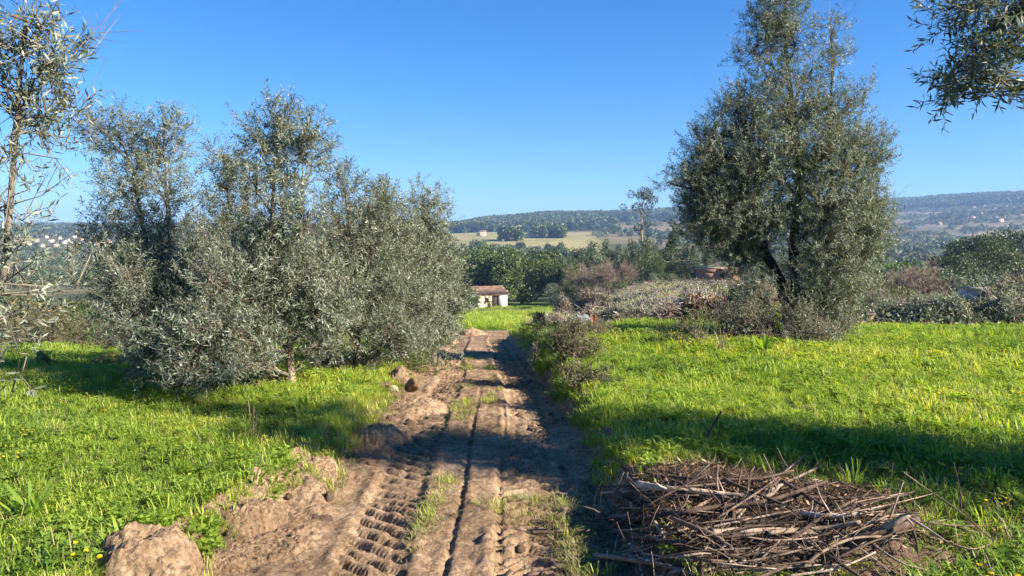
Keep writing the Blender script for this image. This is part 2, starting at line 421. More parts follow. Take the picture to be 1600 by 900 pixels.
# ---------------------------------------------------------------- dirt track with ruts and tyre marks
def track_detail(x, y):
    d = y
    xc = np.interp(d, [0, 4, 6.5, 9.2, 16, 24], [-.30, -.30, -.30, -.36, -.72, -.95])
    u = x - xc
    fade = 1 - sm(14, 24, d)
    z = np.zeros_like(x)
    soft = fbm(x * 3, y * 3, 71, 4)
    z += .028 * soft + .016 * fbm(x * 11, y * 11, 72, 4, .65)
    bars_mask = np.clip(.85 + .6 * fbm(x * .0 + 2, y * .8, 73, 2), .4, 1.1)
    for s, cx, hw, slant in ((-1, -.42, .165, .75), (1, .42, .175, .70)):
        cw = cx + .03 * np.sin(d * .9 + s)
        w = np.abs(u - cw)
        inside = 1 - sm(hw - .03, hw + .03, w)
        ph = (y + slant * (np.abs(u - cw) if s > 0 else (u - cw)) + .035 * soft + .05 * fbm(x * 2, y * 1.3, 93, 2)) / .14
        tri = np.abs((ph % 1) - .5) * 2
        bar = sm(.35, .62, tri)
        z += fade * inside * (-.042 + .040 * bar * bars_mask * np.clip(.78 + 1.0 * fbm(x * 5, y * 2.5, 94, 3), .05, 1.1) + .012 * fbm(x * 16, y * 16, 98, 3))
        z += fade * .026 * np.exp(-((w - hw - .05) / .035) ** 2) * np.clip(1.6 * vnoise(x * 5, y * 4.5, 74) - .35, 0, 1.2)
    for cx in (-.02, .235):                      # two narrow centre grooves
        cw = cx + .012 * np.sin(d * 1.7 + cx * 9)
        w = u - cw
        g = sm(-.045, -.005, w) * (1 - sm(.006, .014, w))
        z += -(1 - sm(6.5, 9.5, d)) * .022 * g * (.55 + .7 * vnoise(x * 6, y * 7, 75))
        z += (1 - sm(6.5, 9.5, d)) * .010 * np.exp(-((w - .05) / .03) ** 2) * vnoise(x * 9, y * 9, 76)
    # deep wheel rut along the right bank, broken clods on both shoulders
    z += -.035 * np.exp(-((u - .66) / .09) ** 2) * sm(4, 5, d) * fade
    left = sm(-.70, -.95, u); right = sm(.62, .8, u)
    cl = np.clip(fbm(x * 5.5, y * 5.5, 77, 4), -.3, 1)
    z += .065 * left * np.maximum(cl, -.1) * (1 - sm(11, 16, d))
    z += .06 * right * cl * (1 - sm(11, 16, d))
    z += left * .06 * np.maximum(fbm(x * 1.7, y * 1.7, 78, 2), 0)
    rid = 1 - np.abs(fbm(x * 9, y * 9, 88, 3))
    z += (left + .6 * right) * .030 * (rid - .75) * (1 - sm(9, 14, d)) + left * .014 * fbm(x * 22, y * 22, 89, 3) * (1 - sm(7, 10, d))
    # small crumbs
    z += .010 * np.maximum(fbm(x * 26, y * 26, 79, 2), 0)
    return z

def track_z(x, y):
    xl, xr = track_edges(y)
    e = sm(0, .12, x - xl) * sm(0, .12, xr - x) * (1 - sm(24, 27, y))
    return surf(x, y) + track_detail(x, y) * e + .012 * e - .05 * (1 - e)

def build_track():
    n = 800
    ys = np.geomspace(1.75, 27.0, n); nu = 230
    xl, xr = track_edges(ys)
    t = np.linspace(0, 1, nu)
    X = xl[:, None] * (1 - t) + xr[:, None] * t; Y = np.repeat(ys[:, None], nu, 1)
    Z = track_z(X, Y)
    i, j = np.meshgrid(np.arange(n - 1), np.arange(nu - 1), indexing='ij')
    F = np.stack([i * nu + j, i * nu + j + 1, (i + 1) * nu + j + 1, (i + 1) * nu + j], -1).reshape(-1, 4)
    g = Geo().add(np.stack([X, Y, Z], -1).reshape(-1, 3), F, (sm(0, .3, X - xl[:, None]) * sm(0, .3, xr[:, None] - X)).ravel())
    m, nn, l, b, out = new_mat("churned_soil")
    geo = nn.new("ShaderNodeNewGeometry")
    def noise(s, det=8, ro=.65):
        q = nn.new("ShaderNodeTexNoise"); q.inputs['Scale'].default_value = s; q.inputs['Detail'].default_value = det; q.inputs['Roughness'].default_value = ro
        l.new(geo.outputs['Position'], q.inputs['Vector']); return q.outputs[0]
    big = noise(1.3, 6); fine = noise(14, 10, .75)
    r1 = ramp(nn, [(.30, (.150, .094, .054)), (.5, (.31, .215, .133)), (.72, (.46, .34, .225))]); l.new(fine, r1.inputs[0])
    r2 = ramp(nn, [(.35, (.62, .58, .54)), (.62, (1.12, 1.09, 1.05))]); l.new(big, r2.inputs[0])
    r3 = ramp(nn, [(.33, (.55, .53, .50)), (.50, (1.0, 1.0, 1.0)), (.70, (1.22, 1.22, 1.22))]); l.new(noise(48, 5, .6), r3.inputs[0])
    mz = nn.new("ShaderNodeMix"); mz.data_type = 'RGBA'; mz.blend_type = 'MULTIPLY'; mz.inputs[0].default_value = 1
    l.new(r2.outputs[0], mz.inputs[6]); l.new(r3.outputs[0], mz.inputs[7])
    mx = nn.new("ShaderNodeMix"); mx.data_type = 'RGBA'; mx.blend_type = 'MULTIPLY'; mx.inputs[0].default_value = 1
    l.new(r1.outputs[0], mx.inputs[6]); l.new(mz.outputs[2], mx.inputs[7])
    l.new(mx.outputs[2], b.inputs['Base Color']); b.inputs['Roughness'].default_value = .95; b.inputs['Specular IOR Level'].default_value = .12
    bp = nn.new("ShaderNodeBump"); bp.inputs['Strength'].default_value = 1.0; bp.inputs['Distance'].default_value = .022
    l.new(noise(38, 10, .7), bp.inputs['Height']); l.new(bp.outputs[0], b.inputs['Normal'])
    o = obj("dirt_track", g, m, None, True); o["kind"] = "structure"
    M['soil'] = m
build_track()

# ---------------------------------------------------------------- scattering of uncountable stuff (geometry nodes)
def proto_collection(name, protos):
    c = bpy.data.collections.new(name)
    for i, (g, mat) in enumerate(protos):
        me = g.mesh(f"{name}_{i:02d}"); me.materials.append(mat)
        c.objects.link(bpy.data.objects.new(f"{name}_{i:02d}", me))
    return c

def scatter(name, label, coll, P, rot, scl, idx, tint):
    me = bpy.data.meshes.new(name); n = len(P)
    me.vertices.add(n); me.vertices.foreach_set("co", np.asarray(P, np.float32).ravel())
    def at_(nm, ty, key, val):
        a = me.attributes.new(nm, ty, 'POINT'); a.data.foreach_set(key, np.asarray(val).ravel())
    at_("rot", 'FLOAT_VECTOR', "vector", np.asarray(rot, np.float32)); 
    scl = np.asarray(scl, np.float32)
    if scl.ndim == 1: scl = np.repeat(scl[:, None], 3, 1)
    at_("scl", 'FLOAT_VECTOR', "vector", scl)
    at_("idx", 'INT', "value", np.asarray(idx, np.int32)); at_("itint", 'FLOAT', "value", np.asarray(tint, np.float32))
    o = bpy.data.objects.new(name, me); COL.objects.link(o); o["kind"] = "stuff"; o["label"] = label
    ng = bpy.data.node_groups.new(name, 'GeometryNodeTree')
    ng.interface.new_socket("Geometry", in_out='INPUT', socket_type='NodeSocketGeometry')
    ng.interface.new_socket("Geometry", in_out='OUTPUT', socket_type='NodeSocketGeometry')
    N, L = ng.nodes, ng.links
    gi, go = N.new("NodeGroupInput"), N.new("NodeGroupOutput")
    ci = N.new("GeometryNodeCollectionInfo"); ci.inputs[0].default_value = coll; ci.inputs[1].default_value = True; ci.inputs[2].default_value = True
    ip = N.new("GeometryNodeInstanceOnPoints"); ip.inputs['Pick Instance'].default_value = True
    def na(nm, ty):
        q = N.new("GeometryNodeInputNamedAttribute"); q.data_type = ty; q.inputs[0].default_value = nm; return q.outputs[0]
    er = N.new("FunctionNodeEulerToRotation"); L.new(na("rot", 'FLOAT_VECTOR'), er.inputs[0])
    L.new(gi.outputs[0], ip.inputs['Points']); L.new(ci.outputs[0], ip.inputs['Instance'])
    L.new(na("idx", 'INT'), ip.inputs['Instance Index']); L.new(er.outputs[0], ip.inputs['Rotation']); L.new(na("scl", 'FLOAT_VECTOR'), ip.inputs['Scale'])
    L.new(ip.outputs[0], go.inputs[0])
    md = o.modifiers.new("scatter", 'NODES'); md.node_group = ng
    return o

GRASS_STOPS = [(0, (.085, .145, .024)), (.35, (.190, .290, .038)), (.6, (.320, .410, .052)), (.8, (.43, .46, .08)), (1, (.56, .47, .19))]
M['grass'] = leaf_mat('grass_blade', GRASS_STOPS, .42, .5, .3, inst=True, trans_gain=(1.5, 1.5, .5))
M['straw'] = leaf_mat('straw', [(0, (.22, .16, .08)), (1, (.52, .42, .25))], .2, .6, .3, inst=True)
M['petal'] = leaf_mat('yellow_petal', [(0, (.62, .42, .01)), (1, (.80, .62, .03))], .25, .5, .2)
M['dead_grass'] = leaf_mat('crushed_grass', [(0, (.13, .14, .035)), (.5, (.22, .22, .07)), (1, (.38, .31, .16))], .25, .6, .3, inst=True)

def blades(n, h, spread, w, lean, seed, t0=.3, t1=.7):
    g = np.random.default_rng(seed); geo = Geo()
    a = g.uniform(0, 6.283, n); r = spread * np.sqrt(g.uniform(0, 1, n))
    base = np.stack([r * np.cos(a), r * np.sin(a), np.full(n, -.015)], 1)
    b = a + g.normal(0, .9, n); H = h * g.uniform(.45, 1.1, n); ln = lean * g.uniform(.2, 1.2, n)
    dirh = np.stack([np.cos(b), np.sin(b), np.zeros(n)], 1); side = np.stack([-np.sin(b), np.cos(b), np.zeros(n)], 1)
    W_ = w * g.uniform(.6, 1.3, n)
    up = np.array([0, 0, 1.])
    p1 = base + up * (H * .5)[:, None] + dirh * (H * ln * .22)[:, None]
    p2 = base + up * (H * .88)[:, None] + dirh * (H * ln * .65)[:, None]
    p3 = base + up * (H * (1.0 - .22 * ln))[:, None] + dirh * (H * ln * 1.05)[:, None]
    s = side * W_[:, None] * .5
    V = np.stack([base - s * .7, base + s * .7, p1 + s, p1 - s, p2 + s * .7, p2 - s * .7, p3], 1).reshape(-1, 3)
    o = (np.arange(n) * 7)[:, None]
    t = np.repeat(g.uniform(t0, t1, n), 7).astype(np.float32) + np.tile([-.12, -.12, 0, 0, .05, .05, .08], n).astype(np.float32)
    geo.add(V, np.concatenate([o + np.array([[0, 1, 2, 3]]), o + np.array([[3, 2, 4, 5]])]), t)
    geo.f.append(o + np.array([[5, 4, 6]]))
    return geo

def clover(seed, n=14, spread=.06, h=.07, ls=.028):
    g = np.random.default_rng(seed); geo = Geo()
    a = g.uniform(0, 6.283, n); r = spread * np.sqrt(g.uniform(0, 1, n)); H = h * g.uniform(.3, 1, n)
    c = np.stack([r * np.cos(a), r * np.sin(a), H], 1)
    P = np.repeat(c, 3, 0); b = np.repeat(g.uniform(0, 6.28, n), 3) + np.tile([0, 2.09, 4.18], n)
    D = np.stack([np.cos(b), np.sin(b), g.uniform(-.1, .35, 3 * n)], 1)
    leaves(geo, P, D, np.tile([0, 0, 1.], (3 * n, 1)) + g.normal(0, .25, (3 * n, 3)), np.full(3 * n, ls) * g.uniform(.7, 1.2, 3 * n), np.full(3 * n, ls * .8), g.uniform(.25, .6, 3 * n))
    V, F = prisms(c * [1, 1, 0] * .6, c, .0012, .001); geo.add(V, F, .5)
    return geo

def flowers(seed, n=5, spread=.09, h=.13):
    g = np.random.default_rng(seed); geo = Geo()
    a = g.uniform(0, 6.283, n); r = spread * np.sqrt(g.uniform(0, 1, n)); H = h * g.uniform(.6, 1, n)
    c = np.stack([r * np.cos(a), r * np.sin(a), H], 1)
    P = np.repeat(c, 5, 0); b = np.tile(np.arange(5) * 1.2566, n) + np.repeat(g.uniform(0, 6, n), 5)
    D = np.stack([np.cos(b), np.sin(b), np.full(5 * n, .5)], 1) + np.repeat(g.normal(0, .35, (n, 3)), 5, 0)
    leaves(geo, P, D, np.tile([0, 0, 1.], (5 * n, 1)), np.full(5 * n, .0125), np.full(5 * n, .011), g.uniform(0, 1, 5 * n))
    return geo

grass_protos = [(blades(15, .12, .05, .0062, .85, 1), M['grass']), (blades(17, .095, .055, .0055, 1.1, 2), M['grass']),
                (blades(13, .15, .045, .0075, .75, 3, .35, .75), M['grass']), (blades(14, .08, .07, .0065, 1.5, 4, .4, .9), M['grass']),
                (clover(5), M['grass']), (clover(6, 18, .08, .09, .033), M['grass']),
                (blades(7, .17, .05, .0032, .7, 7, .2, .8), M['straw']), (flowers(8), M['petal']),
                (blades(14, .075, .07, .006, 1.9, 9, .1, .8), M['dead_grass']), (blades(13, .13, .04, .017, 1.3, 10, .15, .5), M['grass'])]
C_GRASS = proto_collection("tuft", grass_protos)

def pile_h(x, y):
    e = ((x - 1.32) / .80) ** 4 + ((y - 3.80) / .66) ** 4 + .9 * fbm(x * 3, y * 3, 96, 3)
    return .105 * np.exp(-np.clip(e, 0, 9)) * (.75 + .6 * vnoise(x * 2.5, y * 3.5, 97))

def grass_points():
    P = []; S = []; I = []; T = []
    def region(x0, x1, y0, y1, dens, size):
        n = int((x1 - x0) * (y1 - y0) * dens); x = U(x0, x1, n); y = U(y0, y1, n)
        ang = np.abs(x) < (y * .70 + .5)                       # what the picture could see
        x, y = x[ang], y[ang]
        d = np.clip(y, 0, 60)
        jag = .13 * fbm(x * 3, y * 3, 81, 3)
        keep = (x < _xl(d) - .12 + jag ) | (x > _xr(d) + .10 + jag)
        thin = fbm(x * 1.1, y * 1.1, 82, 3)
        keep &= U(0, 1, len(x)) < np.clip(1.0 + 1.2 * (thin + .15), .3, 1)
        pq = 800 + FPX * x / y
        keep &= ~((y < 4.7) & (x > 0) & (x < .78)) | (U(0, 1, len(x)) < .12)
        keep &= ~((y > 13.8) & (pq > 845)) | (U(0, 1, len(x)) < .45)
        keep &= (pile_h(x, y) < .045) | (U(0, 1, len(x)) < .22)
        x, y = x[keep], y[keep]
        n = len(x); q = U(0, 1, n)
        fl = fbm(x * .45, y * .45, 83, 3)
        idx = np.select([q < .21, q < .42, q < .57, q < .72, q < .81, q < .89, q < .935, q < .960], [0, 1, 2, 3, 4, 5, 6, 9], 7)
        idx = np.where((idx == 7) & (U(0, 1, n) > np.clip(.45 + 1.2 * fl, .1, 1)), 3, idx)
        dryz = ((pile_h(x, y) > .008) | ((x > 1.9) & (x < 2.7) & (y > 3.3) & (y < 4.4))) & (U(0, 1, n) < .4)
        idx = np.where(dryz, np.where(U(0, 1, n) < .5, 6, 8), idx)
        s = size * .76 * U(.6, 1.3, n) * np.clip(1 + .5 * fbm(x * .8, y * .8, 84, 2), .6, 1.5)
        t = .30 * fbm(x * .5, y * .5, 85, 3) + .12 * fbm(x * 3, y * 3, 86, 2) + U(-.1, .1, n)
        P.append(np.stack([x, y, surf(x, y)], 1)); S.append(s); I.append(idx); T.append(t)
    region(-5, 5, 1.9, 4.2, 760, .9); region(-6, 6, 4.2, 7, 640, .95); region(-9, 9, 7, 11, 400, 1.05)
    region(-13, 13, 11, 17, 150, 1.2); region(-10, 10, 17, 30, 30, 1.5)
    # the meadow below the track
    n = 26000; x = U(-16, 14, n); y = 28 + 85 * U(0, 1, n) ** 1.3
    k = (np.abs(x) < y * .3) & (fbm(x * .12, y * .12, 61, 4) < .25); x, y = x[k], y[k]; n = len(x)
    P.append(np.stack([x, y, surf(x, y)], 1)); S.append(U(1.6, 3.0, n)); I.append(rng.integers(0, 5, n)); T.append(.05 + .15 * fbm(x * .3, y * .3, 87, 3) + U(-.1, .1, n))
    # crushed grass and sprouting patches on the track
    n = 60000; x = U(-2.2, .9, n); y = U(2.2, 13, n); d = y
    xc = np.interp(d, [0, 4, 6.5, 9.2, 16, 24], [-.30, -.30, -.30, -.36, -.72, -.95]); u = x - xc
    strip = np.exp(-((u + .16) / .075) ** 2) + .8 * np.exp(-((u - .12) / .06) ** 2) * (vnoise(x, y * .7, 90) > .45) + .9 * np.exp(-((u - .62) / .12) ** 2) * (d < 4.8) + .75 * np.exp(-((u - .38) / .2) ** 2) * (d < 4.7) * (vnoise(x * 2, y * 2, 92) > .4) + .85 * sm(-.72, -.95, u)
    pr = strip * np.clip(.15 + 1.5 * fbm(x * 2.2, y * 1.6, 91, 3) + .22 * sm(-.85, -1.05, u), 0, 1)
    xl, xr = track_edges(y)
    k = (U(0, 1, n) < pr) & (x > xl + .1) & (x < xr - .25); x, y = x[k], y[k]; n = len(x)
    P.append(np.stack([x, y, track_z(x, y)], 1)); S.append(U(.35, .65, n) * np.where(x < -1.2, 1.35, 1)); I.append(np.where(U(0, 1, n) < np.where(x < -1.2, .45, .88), 8, rng.integers(0, 4, n))); T.append(U(-.05, .3, n))
    P = np.vstack(P); S = np.concatenate(S); I = np.concatenate(I); T = np.concatenate(T); n = len(P)
    rot = np.stack([U(-.2, .2, n), U(-.2, .2, n), U(0, 6.283, n)], 1)
    # a thing of its own: the clumps of flowers
    f = I == 7
    scatter("grass", "bright green meadow grass on both sides of the dirt track", C_GRASS, P[~f], rot[~f], S[~f], I[~f], T[~f])
    scatter("yellow_flowers", "tiny yellow flowers dotted through the meadow grass", C_GRASS, P[f] + [0, 0, .02], rot[f], S[f] * 1.1, I[f], T[f])
grass_points()

# ---------------------------------------------------------------- olive trees
DK = 1.0                                   # how much farther off a row stands than first measured
def lobe_world(l):
    """(px, py, rx, ry, depth[, weight[, depth radius]]) measured against the photograph -> a crown lobe with its own place and size"""
    px, py, rx, ry, d = l[:5]; d = d * DK; w = l[5] if len(l) > 5 else 1.0
    rd = l[6] if len(l) > 6 else None
    c = at(px, py, d); a = rx * d / FPX; b = ry * d / FPX
    return c, np.array([a, rd if rd else max(.75 * a + .25 * b, .25), b]), w

def shoots_in(lobes, dens, seed):
    """places and directions of leafy shoots filling the lobes, thicker towards their skin"""
    g = np.random.default_rng(seed); P, D, Li = [], [], []
    for q, (c, r, w) in enumerate(lobes):
        n = max(6, int(dens * w * (r[0] * r[2] * 3.2 + r[1] * (r[0] + r[2]) * .8) / 1.0))
        v = g.normal(size=(n, 3)); v /= np.linalg.norm(v, axis=1, keepdims=True)
        lump = fbm(v[:, 0] * 2.3 + q, v[:, 2] * 2.3 + v[:, 1], seed + q, 3)
        k = (.25 + .75 * g.uniform(0, 1, n) ** .55) * (1 + .36 * lump)
        m = max(3, n // 11); pick = g.integers(0, m, n); loose = g.uniform(0, 1, n) < .38     # most shoots gather in sprays
        v2 = np.where(loose[:, None], v, v[pick]); k2 = np.where(loose, k, k[pick])
        P.append(c + v2 * k2[:, None] * r + g.normal(0, .07, (n, 3)) * (~loose[:, None]) * min(1.6, max(.5, r.mean() * 4)))
        v = nrm(v2 + g.normal(0, .25, (n, 3)))
        up = np.array([0, 0, 1.])
        D.append(v * .75 + up * g.uniform(.15, 1.0, (n, 1)) + g.normal(0, .45, (n, 3)))
        Li.append(np.full(n, q))
    return np.vstack(P), nrm(np.vstack(D)), np.concatenate(Li)

def leafy(crown, twigs, P, D, ln, npairs, ll, lw, seed, tmean=.5, tsd=.2, twr=.0022):
    g = np.random.default_rng(seed); n = len(P)
    L = ln * g.uniform(.55, 1.3, n)
    bend = g.normal(0, .25, (n, 3))
    V, F = prisms(P, P + (D + bend * .5) * L[:, None], twr, twr * .5); twigs.add(V, F, .5)
    a, b = frame(D)
    base_t = np.clip(g.normal(0, .10, n), -.25, .25)
    for i in range(npairs):
        t = (i + .6) / npairs
        p = P + D * (L * t)[:, None] + bend * (L * t * t)[:, None] * .5
        ph = i * 1.571 + g.uniform(0, .6, n)
        for sgn in (1, -1):
            pr = (a * np.cos(ph)[:, None] + b * np.sin(ph)[:, None]) * sgn
            d = nrm(D * g.uniform(.35, .9, (n, 1)) + pr + g.normal(0, .25, (n, 3)))
            N = nrm(D - pr * .3 + g.normal(0, .45, (n, 3)))
            k = g.uniform(0, 1, n) < .93
            s = g.uniform(.65, 1.2, n) * (1 - .35 * abs(t - .5))
            tt = np.clip(tmean + base_t + g.normal(0, tsd, n), 0, 1)
            leaves(crown, p[k], d[k], N[k], (ll * s)[k], (lw * s)[k], tt[k])

def near_on(stems, p):
    best = None
    for pts, _ in stems:
        q = np.asarray(pts, float); t = np.linspace(0, len(q) - 1, 40); i = np.clip(t.astype(int), 0, len(q) - 2); u = (t - i)[:, None]
        c = q[i] * (1 - u) + q[i + 1] * u
        pen = np.linalg.norm((c - p) * [1, 1, .6], axis=1) + np.maximum(c[:, 2] - p[2] + .15, 0) * 3
        k = int(np.argmin(pen))
        if best is None or pen[k] < best[0]: best = (pen[k], c[k])
    return best[1]

def olive(label, base, stems, lobes, dens, seed, ll=.062, lw=.0125, shoot=.20, npairs=8, bark='bark', bare=0, group=None, tmean=.48, name="olive_tree", mat='olive', limbk=1.0, air=1.0, air_y=0):
    g = np.random.default_rng(seed)
    root = empty(name, base, label, "tree", group); B = np.asarray(base, float)
    lobes = [(*l[:5], (l[5] if len(l) > 5 else 1.) * air, *l[6:]) if len(l) != 3 and l[1] < air_y else l for l in lobes]
    LW = [lobe_world(l) if len(l) != 3 else l for l in lobes]
    tr, br, cr = Geo(), Geo(), Geo()
    st = []
    for pts, rad in stems:
        pts = [np.asarray(p, float) for p in pts]; st.append((pts, rad))
        add_tube(tr, np.array(pts) - B, rad, 9, 5, rough=.13, seed=seed)
    limb = []
    for q, (c, r, w) in enumerate(LW):
        s = near_on(st, c - [0, 0, r[2] * .8]); mid = (s + c) / 2 + g.normal(0, .06, 3) + [0, 0, .05]
        top = c + np.array([g.normal(0, .15), g.normal(0, .15), .45]) * r
        L = np.array([s, mid, c, top]); limb.append(L)
        R = (.006 + .011 * min(1.5, np.linalg.norm(c - s))) * limbk
        add_tube(br, L - B, [R * 1.5, R, R * .6, .003], 5, 3)
    P, D, Li = shoots_in(LW, dens, seed)
    # side twigs that carry the shoots
    lim = np.array(limb)[Li]; t = g.uniform(.9, 2.9, len(P)); i = np.clip(t.astype(int), 0, 2); u = (t - i)[:, None]
    near = lim[np.arange(len(P)), i] * (1 - u) + lim[np.arange(len(P)), i + 1] * u
    k = g.uniform(0, 1, len(P)) < .45
    V, F = prisms(near[k] - B, P[k] - B, .0042, .0022); br.add(V, F, .5)
    leafy(cr, br, P - B, D, shoot, npairs, ll, lw, seed, tmean)
    if bare:                               # leafless whisks that stick out of the crown
        j = g.integers(0, len(P), bare); v = nrm(D[j] + g.normal(0, .3, (bare, 3)) + [0, 0, .5])
        L = g.uniform(.2, .55, bare)[:, None]
        V, F = prisms(P[j] - B, P[j] - B + v * L, .0025, .001); br.add(V, F, .8)
        for _ in range(3):
            s0 = P[j] - B + v * L * g.uniform(.2, .8, (bare, 1)); V, F = prisms(s0, s0 + nrm(v + g.normal(0, .6, (bare, 3))) * L * .45, .0016, .0008); br.add(V, F, .8)
    obj("trunk", tr, M[bark], root, True); obj("branches", br, M['twig'], root); obj("crown", cr, M[mat], root)
    return root

def stem(pxs, d, r0, r1, lift0=True):
    """trunk line through picture places at one depth; its foot stands on the ground"""
    pts = [at(a, b, d * DK + (c[0] if c else 0)) for a, b, *c in pxs]
    if lift0: pts[0][2] = float(surf(pts[0][0], pts[0][1])) - .05
    return (pts, np.linspace(r0, r1, len(pts)))

def foot(st): p = st[0][0].copy(); p[2] += .05; return p

# -- left row
DK = 1.13
S = [stem([(262, 600), (255, 480), (225, 360), (205, 260), (180, 200)], 8.0, .040, .006), stem([(268, 600), (272, 470), (262, 340), (256, 220)], 8.1, .034, .006)]
olive("tall airy olive tree with two thin leaders, first of the left row", foot(S[0]), S,
      [(170, 205, 34, 34, 8.0, .8), (205, 235, 45, 36, 8.1, .7), (258, 205, 34, 26, 8.1, .9), (255, 250, 38, 36, 8.2, .7), (190, 300, 50, 46, 7.9, .75), (255, 310, 45, 46, 7.9, .75),
       (160, 380, 36, 50, 8.2, .55), (225, 380, 62, 50, 8.0, .8), (300, 395, 50, 45, 8.3, .8), (185, 450, 48, 50, 8.0, .9), (255, 460, 72, 60, 7.8, 1.1), (320, 470, 60, 60, 8.0, 1.1), (265, 540, 62, 42, 7.5, 1.1), (325, 560, 55, 36, 7.4, 1.1), (205, 500, 40, 36, 6.9, .9), (235, 545, 50, 36, 6.5, 1.0), (190, 430, 36, 40, 7.0, .7)],
      500, 101, air=.76, air_y=420, tmean=.58)
S = [stem([(372, 590), (368, 450), (360, 330), (350, 240)], 9.0, .045, .012)]
olive("slim olive tree half hidden between two taller ones in the left row", foot(S[0]), S,
      [(350, 245, 26, 26, 9.0, .9), (345, 290, 34, 34, 9.0, .8), (385, 320, 32, 36, 9.1, .8), (350, 350, 46, 40, 9.0, .8), (375, 420, 55, 55, 9.0, 1.0), (350, 500, 60, 50, 8.8, 1.0)],
      480, 102, air=.76, air_y=420)
S = [stem([(456, 583), (452, 545), (455, 520), (438, 455), (425, 350), (432, 250), (440, 190)], 7.2, .050, .005), stem([(455, 528), (478, 470), (470, 380), (475, 220)], 7.25, .026, .004, False)]
olive("tallest olive of the left row with a bare pale trunk above the grass", foot(S[0]), S,
      [(432, 182, 30, 27, 7.2, 1.0), (482, 203, 36, 24, 7.2, .9), (425, 222, 40, 34, 7.2, 1.1), (468, 240, 42, 32, 7.3, .9), (400, 285, 42, 24, 7.1, 1.0), (445, 290, 40, 30, 7.3, .6), (425, 345, 52, 36, 7.1, .8), (480, 345, 40, 44, 7.1, .8),
       (400, 420, 62, 52, 7.1, 1.1), (470, 430, 60, 55, 7.2, 1.0), (340, 480, 56, 52, 7.0, 1.0), (405, 500, 48, 40, 6.9, .8), (500, 480, 45, 48, 7.2, 1.2), (380, 555, 42, 32, 6.8, .8), (335, 570, 40, 26, 6.8, .9), (505, 540, 34, 30, 7.3, .9), (300, 525, 52, 44, 6.3, .9), (350, 520, 50, 40, 6.3, .9), (285, 580, 50, 24, 6.2, .8), (365, 575, 44, 22, 6.3, .8), (330, 440, 46, 40, 6.5, .7)],
      520, 103, air=.76, air_y=420, bark='trunk_pale', tmean=.55)
S = [stem([(560, 570), (556, 480), (548, 380), (540, 300)], 8.3, .045, .012)]
olive("bushy olive tree leafed down to the grass, in the middle of the left row", foot(S[0]), S,
      [(535, 295, 34, 24, 8.3, .9), (575, 330, 38, 32, 8.4, .9), (525, 350, 36, 40, 8.2, .9), (570, 390, 56, 46, 8.3, 1.0), (530, 440, 45, 50, 8.0, 1.2), (585, 455, 52, 42, 8.4, 1.1), (610, 520, 46, 36, 8.2, .8), (540, 515, 40, 36, 7.9, .9)],
      560, 104, air=.76, air_y=420)
S = [stem([(625, 560), (622, 470), (612, 380), (605, 310)], 9.2, .045, .012)]
olive("grey leafed olive tree with a domed top, last but one of the left row", foot(S[0]), S,
      [(600, 312, 34, 24, 9.2, .9), (618, 350, 40, 34, 9.2, 1.0), (612, 410, 52, 48, 9.2, 1.0), (630, 480, 58, 50, 9.0, 1.1), (625, 535, 46, 24, 8.8, .9)],
      560, 105, air=.76, air_y=420, tmean=.60)
S = [stem([(678, 555), (675, 470), (668, 400), (662, 320)], 10.0, .05, .012)]
olive("olive tree at the far end of the left row, its foliage leaning over the track", foot(S[0]), S,
      [(660, 318, 26, 26, 10, 1.0), (672, 352, 28, 28, 10, 1.0), (660, 395, 42, 42, 10, 1.0), (684, 425, 32, 44, 10, 1.0), (670, 470, 52, 46, 9.8, 1.1), (692, 480, 28, 40, 9.9, 1.1), (682, 525, 34, 26, 9.7, 1.1), (650, 525, 40, 26, 9.5, 1.0)],
      580, 106, air=.76, air_y=420, tmean=.62)

